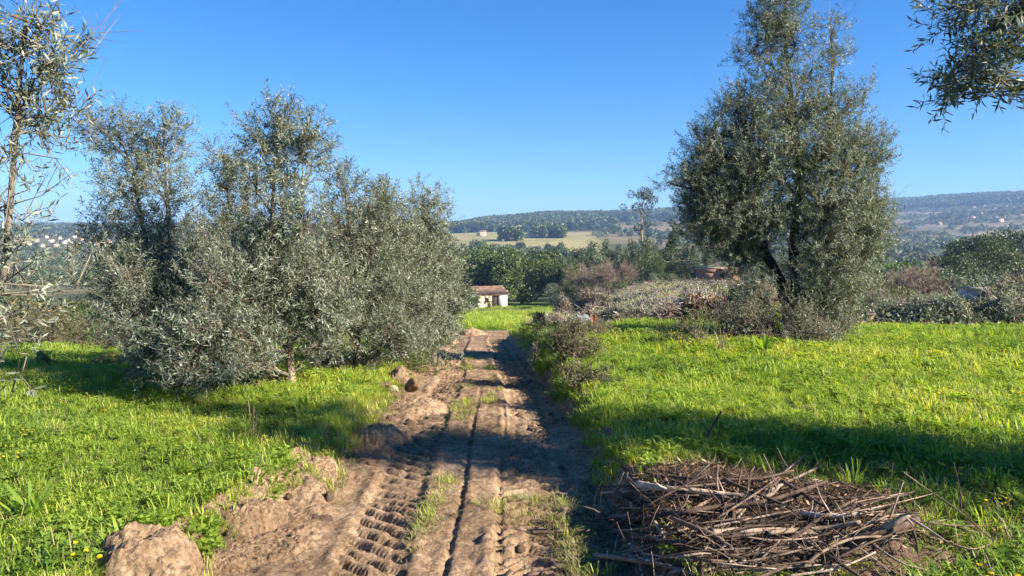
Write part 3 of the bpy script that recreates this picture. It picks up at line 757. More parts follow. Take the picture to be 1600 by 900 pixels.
# -- the big olive on the right
DK = 1.0
S = [stem([(1238, 525), (1228, 470), (1210, 420), (1192, 380), (1180, 280)], 11.4, .12, .03), stem([(1243, 525), (1245, 440), (1240, 385), (1250, 270), (1232, 120), (1225, 40)], 11.45, .11, .012),
     stem([(1248, 500), (1275, 420), (1300, 330), (1295, 200), (1305, 80)], 11.5, .06, .010, False)]
olive("big dense olive tree with dark twin trunks standing alone right of the track", foot(S[0]), S,
      [(1215, -12, 34, 30, 11.4, 1.0), (1200, 30, 38, 26, 11.4, 1.1), (1238, 55, 34, 34, 11.4, 1.0), (1180, 78, 28, 24, 11.3, .8), (1298, 50, 26, 26, 11.4, .4), (1300, 95, 26, 30, 11.4, .5), (1265, 120, 34, 30, 11.4, .5), (1200, 125, 34, 34, 11.4, .7),
       (1160, 190, 40, 36, 11.3, 1.0), (1225, 180, 60, 44, 11.4, 1.0), (1295, 175, 44, 42, 11.4, .8), (1120, 245, 40, 36, 11.3, 1.0), (1185, 255, 66, 56, 11.2, 1.2), (1270, 255, 70, 60, 11.3, 1.1), (1335, 240, 32, 48, 11.4, .8),
       (1090, 292, 26, 20, 11.2, .6), (1050, 288, 26, 12, 11.2, .35), (1362, 235, 26, 40, 11.4, .9), (1358, 350, 34, 56, 11.3, 1.0), (1102, 232, 34, 34, 11.4, .9), (1085, 268, 34, 28, 11.3, .8), (1150, 165, 30, 30, 11.4, .7), (1325, 165, 30, 30, 11.4, .6), (1130, 320, 50, 48, 11.2, 1.4), (1105, 355, 40, 36, 11.3, 1.2), (1165, 375, 50, 40, 11.6, 1.2), (1120, 300, 44, 44, 11.6, 1.2), (1085, 330, 30, 34, 11.4, .9), (1215, 330, 55, 45, 11.2, 1.0), (1290, 335, 66, 56, 11.2, 1.2), (1345, 310, 34, 56, 11.4, .9), (1150, 390, 36, 36, 11.5, .7), (1165, 475, 34, 34, 11.1, .6),
       (1295, 410, 66, 52, 11.1, 1.2), (1345, 395, 36, 46, 11.3, 1.0), (1290, 470, 60, 38, 11.0, 1.1), (1335, 460, 36, 36, 11.2, .9), (1180, 455, 34, 30, 11.0, .5)],
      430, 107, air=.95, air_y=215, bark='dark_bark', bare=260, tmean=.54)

# -- olive whose branches enter from the left edge
S = [stem([(-60, 700), (-25, 560), (5, 430), (22, 250), (32, 120), (40, 40)], 3.3, .020, .005, False)]
S[0][0][0] = np.array([-2.55, 3.3, float(surf(-2.55, 3.3)) - .05])
HL = [(30, 85, 46, 34, 3.3, 2.4), (78, 95, 34, 30, 3.35, 2.2), (30, 150, 52, 40, 3.3, 2.4), (75, 165, 28, 26, 3.3, 1.8), (15, 215, 36, 36, 3.2, 1.2), (62, 232, 24, 18, 3.3, 1.2), (15, 25, 26, 8, 3.1, .6),
      (20, 300, 26, 30, 3.2, .35), (48, 375, 36, 20, 3.2, 1.0), (20, 420, 36, 36, 3.2, .8), (62, 455, 50, 18, 3.1, .7), (120, 445, 34, 14, 3.2, .6), (25, 505, 42, 34, 3.1, .8), (45, 560, 36, 22, 3.0, .7), (-40, 300, 60, 150, 3.3, .6), (-90, 150, 60, 90, 3.4, .6), (-60, 520, 60, 80, 3.2, .7)]
o = olive("close olive tree reaching in from the left edge with long single leaves", foot(S[0]), S, HL, 250, 108, ll=.052, lw=.010, shoot=.15, npairs=6, bare=40, tmean=.60, limbk=.11)

# -- olive beyond the right edge; only a hanging branch is in view, its shade lies across the track
tx, ty = 5.6, 3.5
b0 = np.array([tx, ty, float(surf(tx, ty))])
S = [([b0 - [0, 0, .05], b0 + [-.05, 0, .8], b0 + [-.15, .05, 1.7], b0 + [-.1, 0, 3.0], b0 + [0, 0, 4.6]], [.10, .085, .07, .04, .012]),
     ([b0 + [-.15, .05, 1.6], b0 + [-.9, .1, 2.25], b0 + [-2.0, .2, 2.72], b0 + [-2.7, .25, 2.7]], [.035, .020, .010, .005])]
WL = lambda x, y, z, a, b, c, w=1.0: (b0 + np.array([x, y, z]), np.array([a, b, c]), w)
IL = [(1530, 10, 46, 22, 4.0, 2.0, .28), (1568, 40, 46, 36, 4.0, 2.0, .3), (1540, 85, 38, 28, 4.0, 1.8, .26), (1502, 138, 36, 28, 4.0, 2.4, .2), (1535, 125, 42, 28, 4.0, 2.2, .24), (1600, 95, 30, 18, 4.0, .7, .22), (1640, 40, 50, 50, 4.0, 1.0, .3), (1505, 0, 30, 8, 4.0, .7, .2),
      WL(-.1, .1, .9, .55, .6, .5, 1.5), WL(-.2, .0, 1.6, .75, .7, .5, 1.5), WL(0, 0, 2.3, .8, .75, .6, 1.5), WL(-.1, .1, 3.0, .75, .75, .5, 1.5), WL(.1, -.1, 3.7, .65, .65, .5, 1.4), WL(0, 0, 4.4, .5, .55, .45, 1.3), WL(0, 0, 5.0, .32, .4, .4, 1), WL(.3, .1, .5, .5, .5, .35, 1)]
olive("olive branch hanging into the sky at the upper right corner", b0, S, IL, 260, 109, ll=.062, lw=.012, shoot=.16, npairs=7, tmean=.40, limbk=.4)

# ---------------------------------------------------------------- shrubs along the track and round the big olive
def bush(label, px, base_py, w_px, h_px, d, seed, dens=900, mat='shrub', ll=.03, lw=.012, dead=.35, group=None, cat="shrub", name="shrub", tmean=.5, lobes=6):
    g = np.random.default_rng(seed)
    c = at(px, base_py, d); c[2] = float(surf(c[0], c[1]))
    w = w_px * d / FPX / 2; h = h_px * d / FPX
    root = empty(name, c, label, cat, group)
    L = []
    for q in range(lobes * 2):
        a = g.uniform(0, 6.28); k = g.uniform(.0, 1.0) ** .7
        hh = h * g.uniform(.35, 1.15) * (1 - .55 * k)
        L.append((np.array([math.cos(a) * k * w, math.sin(a) * k * w * .7, hh * .6]), np.array([w * g.uniform(.14, .34), w * g.uniform(.14, .30), hh * .38]), g.uniform(.4, 1.3)))
    P, D, Li = shoots_in(L, dens, seed)
    P[:, 2] = np.maximum(P[:, 2], .02)
    tw, cr = Geo(), Geo()
    n = len(P); st = np.stack([P[:, 0] * .12, P[:, 1] * .12, np.zeros(n)], 1)
    k = g.uniform(0, 1, n) < .16
    mid = (st + P) / 2 + g.normal(0, .03, (n, 3)) + [0, 0, h * .1]
    V, F = prisms(st[k], mid[k], .006, .004); tw.add(V, F, .4); V, F = prisms(mid[k], P[k], .004, .002); tw.add(V, F, .5)
    lv = g.uniform(0, 1, n) > dead
    leafy(cr, tw, P[lv], D[lv], ll * 3.0, 5, ll, lw, seed, tmean)
    e = P[~lv]; ed = nrm(D[~lv] + g.normal(0, .4, (len(e), 3))); V, F = prisms(e, e + ed * g.uniform(.08, .28, (len(e), 1)) * min(1, h), .0022, .0008); tw.add(V, F, .8)
    e2 = e + ed * .06; V, F = prisms(e2, e2 + nrm(ed + g.normal(0, .7, ed.shape)) * g.uniform(.04, .14, (len(e), 1)), .0015, .0007); tw.add(V, F, .9)
    obj("stems", tw, M['bare'], root); obj("foliage", cr, M[mat], root)
    return root

bush("straggly grey green shrub overhanging the shaded right bank of the track", 892, 622, 120, 84, 8.6, 201, 1300, dead=.2, tmean=.42)
bush("low leafy bramble on the lip of the right bank, nearest the stick pile", 915, 655, 100, 44, 7.3, 213, 1200, dead=.25, tmean=.4)
bush("trailing green scrub on the bank beyond the overhanging shrub", 868, 588, 90, 46, 10.2, 214, 1000, dead=.25, mat='green_bush', tmean=.4)
bush("low scrubby shrub on the bank where the track narrows", 852, 560, 80, 44, 12.5, 202, 900)
bush("thin brown shrub above the bank, behind the overhanging one", 935, 556, 110, 44, 11.5, 203, 700, dead=.5)
bush("knee high shrub in the grass before the brush heaps", 860, 535, 80, 26, 15, 204, 700, dead=.5)
bush("wispy dark green shrub in the grass in front of the big olive", 1092, 566, 130, 62, 10.0, 205, 600, dead=.35, mat='green_bush')
bush("tangled shrub growing round the foot of the big olive", 1210, 548, 200, 84, 10.6, 206, 900, dead=.25, tmean=.5, mat='olive', ll=.04)
bush("brownish shrub against the right side of the big olive trunk", 1300, 530, 110, 55, 11.0, 207, 900, dead=.25, mat='olive', ll=.04)
bush("dense dusty shrub under the lowest leaves of the big olive", 1150, 532, 110, 80, 11.4, 208, 900, dead=.3, mat='olive', ll=.04)
bush("leafy green shrub at the foot of the first left row olive", 300, 605, 130, 50, 8.0, 209, 1100, mat='green_bush', dead=.2, ll=.035)
bush("small green shrub beside the pale trunk in the left row", 405, 590, 90, 32, 8.0, 210, 1100, mat='green_bush', dead=.25, ll=.03)
bush("dark shrub filling the gap under the middle of the left row", 545, 572, 120, 55, 9.4, 211, 900, mat='olive', dead=.3)
bush("green weeds and shrub under the far end of the left row", 640, 560, 130, 32, 10.0, 212, 1000, mat='green_bush', dead=.2)

# bushes on the slope behind the left row
for i, (px, by, w, h, d, lab, mt) in enumerate([
        (60, 560, 150, 90, 15, "yellowish bush behind the close olive at the left edge", 'shrub'), (150, 545, 130, 85, 17, "pale green bush behind the mossy stone block", 'green_bush'),
        (215, 540, 120, 110, 14, "brown twiggy bush left of the first row olive", 'shrub'), (10, 530, 110, 80, 20, "dull bush low on the far left slope", 'shrub'),
        (110, 500, 150, 70, 26, "wide brownish bush on the left slope below the village", 'shrub'), (40, 475, 120, 55, 34, "grey green bush farther down the left slope", 'olive')]):
    bush(lab, px, by, w, h, d, 220 + i, 330, mat=mt, ll=.05, lw=.022, dead=.35)

# ---------------------------------------------------------------- heaps of cut brush
def brush_heap(label, px, top_py, w_px, d, seed, orange=.25, green=0.0, n=1500, pale=.6):
    g = np.random.default_rng(seed)
    c = at(px, top_py, d); ztop = c[2]; c[2] = float(surf(c[0], c[1])); h = max(.35, ztop - c[2]); w = w_px * d / FPX / 2
    root = empty("brush_heap", c, label, "brush heap", "heaps of cut olive brush")
    def spot(m, k0=.2):
        a = g.uniform(0, 6.283, m); r = np.sqrt(g.uniform(0, 1, m)); prof = np.sqrt(np.maximum(0, 1 - r ** 2)) * (.35 + 1.1 * vnoise(3 + 3 * r * np.cos(a), 3 + 3 * r * np.sin(a), seed))
        return np.stack([w * r * np.cos(a), w * .75 * r * np.sin(a), h * prof * g.uniform(k0, 1, m)], 1)
    P = spot(n); D = rdir_g(g, n) * [1, 1, .8]; D = nrm(D); L = g.uniform(.15, .75, n)[:, None] * min(1.4, max(.7, h))
    r = g.uniform(.003, .010, n) * (1 + d / 30)
    tw = Geo(); a = P - D * L / 2; b = P + D * L / 2; a[:, 2] = np.maximum(a[:, 2], .0)
    V, F = prisms(a, b, r, r * .45); tw.add(V, F, np.repeat(np.clip(g.normal(pale, .25, n), 0, 1), 6))
    for _ in range(2):
        s0 = a + (b - a) * g.uniform(.3, .9, (n, 1)); dd = nrm(D + g.normal(0, .6, (n, 3))); V, F = prisms(s0, s0 + dd * L * .5, r * .45, r * .2); tw.add(V, F, np.repeat(np.clip(g.normal(pale, .25, n), 0, 1), 6))
    obj("twigs", tw, M['brush'], root)
    lf = Geo(); m = int(n * 3 * orange)
    if m:
        P = spot(m, .5); leaves(lf, P, rdir_g(g, m), rdir_g(g, m), g.uniform(.05, .09, m) * (1 + d / 40), g.uniform(.02, .035, m) * (1 + d / 40), g.uniform(0, 1, m)); obj("dead_leaves", lf, M['dry'], root)
    if green:
        gr, t2 = Geo(), Geo(); m = int(n * green); P = spot(m, .4); leafy(gr, t2, P, nrm(rdir_g(g, m) + [0, 0, .3]), .2, 6, .055 * (1 + d / 50), .014 * (1 + d / 50), seed, .62)
        obj("leafy_branches", gr, M['olive'], root)
    return root

def rdir_g(g, n):
    v = g.normal(size=(n, 3)); return v / np.linalg.norm(v, axis=1, keepdims=True)

HE = [("pale brush heap beside the shrubs at the bend of the track", 862, 496, 60, 17.5, .3, .0, .7), ("tall grey brush heap behind the grass crest, next to the scrap sheets", 985, 478, 90, 18.5, .1, .8, .6),
      ("broad whitish brush heap in the middle of the clearing", 1035, 468, 100, 22, .15, .5, .8), ("orange brown brush heap of dead leaves left of the big olive", 1115, 464, 110, 14.8, 1.6, .0, .45),
      ("rusty brush heap with reddish leaves at the crest", 1050, 484, 60, 16, .9, .0, .5), ("grey heap of leafless brush behind the orange heap", 1092, 455, 80, 19, .15, .2, .8),
      ("low brush heap on the meadow edge below the bend", 918, 482, 60, 23, .4, .1, .65), ("brush heap with orange leaves near the oaks, on the far meadow", 915, 455, 34, 46, .9, .0, .5),
      ("long pale brush heap in the back of the clearing", 1000, 456, 80, 36, .15, .5, .7), ("brownish brush heap in front of the bare trees", 940, 455, 44, 45, .4, .4, .5),
      ("grey brush heap below the conifers", 1060, 449, 90, 38, .2, .3, .6), ("small orange brush heap beside the far grass patch", 880, 466, 22, 60, .9, .0, .45),
      ("leafy heap of cut olive branches at the right edge of the field", 1575, 452, 130, 14.6, .05, 2.0, .6), ("long heap of cut olive branches right of the big olive", 1480, 468, 150, 14.8, .05, 2.0, .6),
      ("small heap of cut branches just right of the big olive", 1405, 482, 80, 15.5, .1, 1.8, .55), ("flat brown brush heap behind the big olive on the right", 1370, 470, 110, 22, .2, 1.2, .45), ("pale flat brush heap behind the long right heap", 1440, 460, 130, 26, .1, 1.4, .6)]
for i, (lab, px, ty_, w, d, o_, g_, p_) in enumerate(HE):
    brush_heap(lab, px, ty_, w, d, 300 + i, o_, g_, int(900 + 500 * w / 100), p_)

def twig_clump(seed, n=46):
    g = np.random.default_rng(seed); P = np.stack([g.normal(0, .35, n), g.normal(0, .35, n), np.abs(g.normal(0, .13, n))], 1); D = nrm(rdir_g(g, n) * [1, 1, .6]); L = g.uniform(.15, .6, n)[:, None]; r = g.uniform(.006, .014, n)
    V, F = prisms(P - D * L / 2, P + D * L / 2, r, r * .4); return (Geo().add(V, F, np.repeat(np.clip(g.normal(.55, .3, n), 0, 1), 6)), M['brush'])
def leaf_clump(seed, mat, n=60):
    g = np.random.default_rng(seed); P = np.stack([g.normal(0, .3, n), g.normal(0, .3, n), np.abs(g.normal(.1, .14, n))], 1); geo = Geo()
    leaves(geo, P, rdir_g(g, n), rdir_g(g, n), g.uniform(.08, .2, n), g.uniform(.03, .06, n), g.uniform(0, 1, n)); return (geo, M[mat])
C_BRUSH = proto_collection("brush_clump", [twig_clump(1), twig_clump(2), twig_clump(3), leaf_clump(4, 'shrub'), leaf_clump(5, 'olive'), leaf_clump(6, 'dry')])
def brush_litter():
    n = 3000; d = 14.2 + 78 * U(0, 1, n) ** 1.5; px = np.where(U(0, 1, n) < .68, U(885, 1150, n), U(1330, 1680, n)); x = (px - 800) / FPX * d
    k = fbm(x * .3, d * .3, 66, 3) > -.02 - .4 * (px > 1300); x, d = x[k], d[k]; n = len(x)
    scatter("brush_litter", "grey twigs and dead weeds strewn over the clearing", C_BRUSH, np.stack([x, d, surf(x, d)], 1), np.stack([U(-.2, .2, n), U(-.2, .2, n), U(0, 6.28, n)], 1), U(.4, 1.0, n) * (1 + d / 120), np.where((x / d > .45) & (U(0, 1, n) < .75), 4, rng.choice([0, 1, 2, 3, 3, 4, 4, 5], n)), np.zeros(n))
brush_litter()

# scrap between the heaps
def board(name, label, cat, px, py, d, sx, sz, rz, tilt, mat):
    c = at(px, py, d); g = Geo()
    n = 9; u = np.linspace(-.5, .5, n)
    X, Zz = np.meshgrid(u * sx, np.linspace(0, sz, 3)); Yw = .015 * np.sin(u * 40)[None, :] + Zz * math.tan(tilt)
    F0 = np.stack([X, Yw + 0 * X, Zz], -1).reshape(-1, 3); F1 = F0 + [0, .012, 0]
    q = np.array([[r * n + k, r * n + k + 1, (r + 1) * n + k + 1, (r + 1) * n + k] for r in range(2) for k in range(n - 1)])
    g.add(F0, q); g.add(F1, q[:, ::-1])
    ring = [*range(n), *range(2 * n - 1, 3 * n, n), *range(3 * n - 2, 2 * n - 1, -1), n]
    ring = list(dict.fromkeys(ring)); m = 3 * n
    g.f.append(np.array([[ring[k], ring[(k + 1) % len(ring)], ring[(k + 1) % len(ring)] + m, ring[k] + m] for k in range(len(ring))]))
    o = obj(name, g, mat, None); o.location = tuple(float(q) for q in c); o.rotation_euler = (0, 0, rz); tag(o, label, cat); return o
M['tin'] = rough_mat('weathered_tin', [(.3, (.10, .105, .11)), (.6, (.17, .18, .19)), (.8, (.26, .27, .28))], 6, 5, .7, .2, 30)
M['rust'] = rough_mat('rusty_sheet', [(.3, (.25, .07, .03)), (.6, (.48, .16, .07)), (.8, (.55, .28, .16))], 7, 5, .8, .3, 40)
board("tin_sheet", "grey tin sheet lying against a brush heap near the bend", "sheet", 917, 502, 17, .30, .13, .3, 1.1, M['tin'])
board("tin_sheet", "smaller grey tin sheet right of the rusty one", "sheet", 945, 507, 16.5, .30, .14, -.4, .6, M['tin'])
board("rusty_sheet", "rust orange metal sheet standing between two grey ones", "sheet", 929, 508, 16.6, .17, .22, .1, .2, M['rust'])

# ---------------------------------------------------------------- trees in the middle distance
def finish_tree(name, tr, cr, bark, mat):
    root = bpy.data.objects.new(name, None); COL.objects.link(root)
    if tr: obj("trunk", tr, M[bark], root, True)
    if cr: obj("crown", cr, M[mat], root)
    return root

def cloud(cr, lobes, n, size, seed, asp=.55, tm=.5):
    g = np.random.default_rng(seed); vol = np.array([np.prod(r) ** .75 for c, r in lobes]); pick = g.choice(len(lobes), n, p=vol / vol.sum())
    C = np.array([c for c, r in lobes])[pick]; R = np.array([r for c, r in lobes])[pick]
    v = rdir_g(g, n); k = (.45 + .6 * g.uniform(0, 1, n) ** .5) * (1 + .3 * fbm(v[:, 0] * 3 + pick, v[:, 2] * 3 + v[:, 1] * 2, seed, 3))
    P = C + v * k[:, None] * R
    D = nrm(v + rdir_g(g, n) * .9); N = nrm(v + rdir_g(g, n) * .7 + [0, 0, .3])
    s = size * g.uniform(.6, 1.4, n)
    leaves(cr, P, D, N, s, s * asp, np.clip(tm + .18 * np.sin(pick * 2.4) + g.normal(0, .16, n), 0, 1))

def proto_oak(seed, h=8.0):
    g = np.random.default_rng(seed); tr, cr = Geo(), Geo()
    add_tube(tr, [[0, 0, -.2], [.1, 0, h * .2], [.0, .1, h * .5]], [.28, .22, .1], 7, 3)
    lobes = []
    for q in range(13):
        a = g.uniform(0, 6.28); z = g.uniform(.22, .86) * h; k = h * .30 * g.uniform(.2, 1) * math.sin(min(1, 1.15 - abs(z / h - .45)) * 1.5)
        c = np.array([k * math.cos(a), k * math.sin(a), z]); lobes.append((c, np.array([1, 1, .85]) * h * g.uniform(.11, .18)))
        add_tube(tr, [[0, 0, h * .25], c * [.5, .5, .8], c], [.10, .06, .02], 5, 2)
    cloud(cr, lobes, 5200, .30, seed, .6); return finish_tree("oak_tree", tr, cr, 'bark', 'oak')

def proto_bare(seed, h=7.0, spread=.46):
    g = np.random.default_rng(seed); tr, tw = Geo(), Geo()
    P0, P1, R0, R1 = [], [], [], []
    def grow(p, d, L, r, lev):
        q = p + d * L; P0.append(p); P1.append(q); R0.append(r); R1.append(r * .7)
        if lev == 0: return
        for _ in range(4):
            nd = nrm(d + g.normal(0, spread, 3) + [0, 0, .18]); grow(p + d * L * g.uniform(.55, 1), nd, L * g.uniform(.5, .86), r * .58, lev - 1)
    for s in range(3): grow(np.array([g.normal(0, .15), g.normal(0, .15), -.1]), nrm(np.array([g.normal(0, .25), g.normal(0, .25), 1.])), h * g.uniform(.26, .36), .09, 5)
    V, F = prisms(np.array(P0), np.array(P1), np.maximum(np.array(R0), .013), np.maximum(np.array(R1), .008), 3)
    tr.add(V, F); root = bpy.data.objects.new("bare_tree", None); COL.objects.link(root); obj("branches", tr, M['bare'], root); return root

def proto_pine(seed, h=7.0):
    g = np.random.default_rng(seed); tr, cr = Geo(), Geo()
    add_tube(tr, [[0, 0, -.2], [.1, 0, h * .4], [.2, .1, h * .7]], [.3, .22, .1], 7, 3)
    lobes = []
    for q in range(17):
        a = q * 2.4; k = h * .50 * math.sqrt((q + .5) / 17); z = h * (.86 - .34 * (k / (h * .5)) ** 2) + g.uniform(-.3, .3)
        c = np.array([k * math.cos(a), k * math.sin(a), z]); lobes.append((c, np.array([1, 1, .62]) * h * g.uniform(.12, .17))); add_tube(tr, [[.1, 0, h * .45], c * [.6, .6, .85], c], [.09, .05, .02], 5, 2)
    cloud(cr, lobes, 9000, .22, seed, .5); return finish_tree("umbrella_pine", tr, cr, 'bark', 'pine')

def proto_euca(seed, h=17.0):
    g = np.random.default_rng(seed); tr, cr = Geo(), Geo()
    add_tube(tr, [[0, 0, -.2], [.1, 0, h * .35], [-.1, 0, h * .65], [.3, 0, h * .93]], [.22, .17, .11, .03], 7, 4)
    L = [(.5, .93, .075), (1.0, .90, .06), (-.3, .90, .05), (-1.9, .915, .042), (-3.3, .785, .036), (-.9, .79, .052), (1.9, .86, .05), (1.2, .80, .05), (.3, .70, .04), (1.0, .62, .045), (-.7, .58, .045), (.6, .48, .05), (-.5, .40, .06), (.5, .33, .07), (-.4, .26, .07), (.2, .2, .07)]
    lobes = []
    for x, z, r in L:
        c = np.array([x, g.normal(0, .5), z * h]); lobes.append((c, np.array([1.15, 1, .9]) * r * h * .8)); add_tube(tr, [[0, 0, max(.2, z - .13) * h], c * [.5, .5, .98], c], [.06, .04, .015], 5, 2)
    cloud(cr, lobes, 4200, .28, seed, .4); return finish_tree("eucalyptus_tree", tr, cr, 'trunk_pale', 'euca')

def proto_scrub(seed, mat, name="wild_bush", h=2.0):
    g = np.random.default_rng(seed); tr, cr = Geo(), Geo(); lobes = []
    for q in range(7):
        a = g.uniform(0, 6.28); k = h * .55 * g.uniform(.1, 1); c = np.array([k * math.cos(a), k * math.sin(a), h * g.uniform(.25, .7)]); lobes.append((c, np.array([1, 1, .8]) * h * g.uniform(.22, .34)))
        add_tube(tr, [[0, 0, -.1], c], [.04, .015], 4, 1)
    cloud(cr, lobes, 4500, .075, seed, .6); return finish_tree(name, tr, cr, 'bark', mat)

def proto_spire(seed, mat, name, h=9.0, w=.16):
    g = np.random.default_rng(seed); tr, cr = Geo(), Geo()
    add_tube(tr, [[0, 0, -.2], [g.normal(0, .15), .05, h * .5], [g.normal(0, .2), 0, h * .93]], [.17, .11, .02], 7, 4)
    lobes = []
    for q in range(19):
        t = (q + .5) / 19; z = h * (.16 + .80 * t); k = h * w * (1.15 - t) * g.uniform(.2, 1.25); a = g.uniform(0, 6.28)
        c = np.array([k * math.cos(a), k * math.sin(a), z]); lobes.append((c, np.array([1, 1, g.uniform(.7, 1.3)]) * h * w * g.uniform(.28, .62) * (1.15 - .6 * t)))
        add_tube(tr, [[0, 0, z - .5], c], [.03, .01], 4, 1)
    cloud(cr, lobes, 5200, .24, seed, .45); return finish_tree(name, tr, cr, 'bark', mat)

USED = set()
def place(proto, h0, px, top_py, d, wk, label, cat, group=None, rz=None):
    """stand a tree at distance d so that it is as tall as the photograph shows"""
    t = at(px, top_py, d); gz = float(surf(t[0], t[1])); h = max(.6, t[2] - gz); s = h / h0; rz = float(U(0, 6.28)) if rz is None else rz
    loc = (t[0], t[1], gz); sc = (s * wk, s * wk, s)
    if proto.name not in USED:
        USED.add(proto.name); proto.location = tuple(float(q) for q in loc); proto.rotation_euler = (0, 0, rz); proto.scale = sc; tag(proto, label, cat, group); return proto
    o = copy_tree(proto, loc, rz, sc, label, group); o["category"] = cat
    if group is None and "group" in o: del o["group"]
    return o

OAK = [proto_oak(401), proto_oak(402), proto_oak(403)]
G = "evergreen oaks behind the small house"
for i, (px, top, d, wk) in enumerate([(712, 396, 118, 1.0), (737, 391, 124, 1.05), (764, 388, 120, 1.1), (790, 392, 116, 1.05), (815, 396, 118, 1.05), (840, 394, 124, 1.1), (862, 402, 118, 1.0), (882, 410, 116, .95), (750, 383, 150, 1.3), (800, 384, 155, 1.3), (850, 386, 150, 1.2), (700, 400, 135, 1.2)]):
    n_th = ["first", "second", "third", "fourth", "fifth", "sixth", "seventh", "eighth"]
    lab = f"{n_th[i]} evergreen oak from the left in the row behind the small house" if i < 8 else ["tall oak crown showing above the second and third oaks of the row", "tall oak crown showing above the fourth and fifth oaks of the row", "tall oak crown showing above the sixth oak of the row", "oak at the left end behind the row, next to the olives"][i - 8]
    place(OAK[i % 3], 8.0, px, top, d, wk, lab, "tree", G)
place(OAK[1], 8, 818, 448, 118, 1.3, "low oak bush behind the right end of the small house", "tree")
place(OAK[2], 8, 735, 455, 101, 1.1, "low oak bush left of the small house", "tree")
CON = [None, proto_spire(412, 'pine', 'conifer_tree'), proto_spire(413, 'euca', 'young_eucalyptus', w=.2), proto_spire(414, 'oak', 'alder_tree', w=.24)]
for i, (px, top, d, wk) in enumerate([(905, 386, 128, 1.0), (925, 374, 135, 1.0), (950, 372, 140, 1.0), (966, 380, 132, .9), (892, 398, 125, 1.0)]):
    place(CON[(1, 3, 1, 2, 3)[i]], 9, px, top, d, wk * 1.25, ["second", "third", "fourth", "last", "first"][i] + " dark tree from the left behind the bare trees", "tree", "conifers behind the bare trees")
for px, top, d, wk, lab in [(987, 372, 104, 1.0, "narrow conifer left of the tall eucalyptus"), (1012, 370, 108, 1.1, "conifer right below the tall eucalyptus crown"), (1052, 340, 112, .95, "tallest pointed conifer left of the big olive"),
                            (1075, 376, 106, 1.2, "broad conifer just left of the big olive"), (1032, 396, 98, 1.2, "short conifer standing before the tallest one"), (1088, 398, 98, 1.2, "stubby conifer next to the brick building")]:
    place(CON[{987: 2, 1012: 3, 1052: 1, 1075: 2, 1032: 3, 1088: 2}[px]], 9, px, top, d, wk * 1.25, lab.replace("conifer", "tree"), "tree")
for px, top, d, wk, k, lab in [(998, 392, 112, 1.5, 3, "broad tree at the foot of the tall eucalyptus"), (1024, 380, 120, 1.5, 2, "greyish tree just right of the tall eucalyptus trunk"), (1064, 392, 116, 1.5, 3, "round tree filling the gap beside the tallest pointed one"), (1042, 372, 124, 1.4, 1, "dark tree behind the tallest pointed one"), (978, 386, 122, 1.5, 3, "dark tree just left of the tall eucalyptus"), (1105, 388, 122, 1.5, 1, "dark tree behind the brick building")]:
    place(CON[k], 9, px, top, d, wk, lab, "tree")
EU = proto_euca(421); place(EU, 17.0, 1004, 290, 118, 1.0, "tall thin eucalyptus with round leaf balls against the sky", "tree", rz=0.0)
BARE = [proto_bare(431), proto_bare(432), proto_bare(433)]
for px, top, d, wk, lab in [(945, 384, 92, 1.0, "largest pinkish leafless tree at the back of the clearing"), (914, 398, 94, .9, "leafless tree left of the largest bare one"), (978, 392, 94, .9, "leafless tree between the largest bare one and the conifers"),
                            (1425, 374, 58, 1.2, "round brown leafless thicket right of the big olive"), (1462, 398, 70, 1.1, "thin leafless tree beside the brown thicket"), (1583, 368, 100, 1.2, "leafless tree near the terracotta roof"), (1152, 402, 66, 1.2, "leafless shrub before the brick building"), (1405, 400, 66, 1.2, "leafless shrub at the left of the brown thicket")]:
    place(BARE[int(px) % 3], 7.2, px, top, d, wk, lab, "tree")
UP = proto_pine(441); place(UP, 7.0, 1527, 358, 88, .85, "wide dark umbrella pine on the right below the village", "tree")
place(UP, 7.0, 1497, 390, 80, .7, "smaller umbrella pine in front of the wide one", "tree"); place(UP, 7.0, 1592, 352, 130, 1.0, "umbrella pine at the right edge below the village", "tree")
SCR = [proto_scrub(451, 'olive'), proto_scrub(452, 'green_bush'), proto_scrub(453, 'shrub')]
for px, top, d, wk, k, lab in [(1018, 424, 88, 1.0, 0, "grey green bush at the foot of the conifers"), (1050, 428, 86, 1.0, 0, "second grey bush under the tallest conifer"), (965, 432, 92, .8, 1, "bright green bush before the bare trees"), (1472, 412, 60, 1.2, 0, "olive grey bush beneath the umbrella pines"),
                               (1418, 428, 56, 1.0, 2, "dull bush in front of the brown thicket"), (1545, 424, 58, 1.3, 0, "wide grey bush above the concrete shed"), (1592, 412, 62, 1.1, 2, "brown bush by the terracotta roof"), (1388, 392, 70, 1.3, 1, "dark green bush right behind the big olive"), (1440, 440, 40, 1.2, 2, "low bush among the brush on the right"),
                               (1510, 438, 44, 1.2, 2, "low brown bush left of the concrete shed"), (870, 440, 100, 1.0, 0, "grey bush at the right end of the oak row"), (905, 436, 96, 1.0, 2, "brown bush at the end of the far meadow"), (806, 474, 99, .8, 1, "small green bush right of the small house")]:
    place(SCR[k], 2.0, px, top, d, wk, lab, "shrub")
GOR = proto_scrub(454, 'gorse', "gorse_bush"); place(GOR, 2.0, 762, 468, 96, .7, "yellow flowering bush in front of the small house", "shrub")

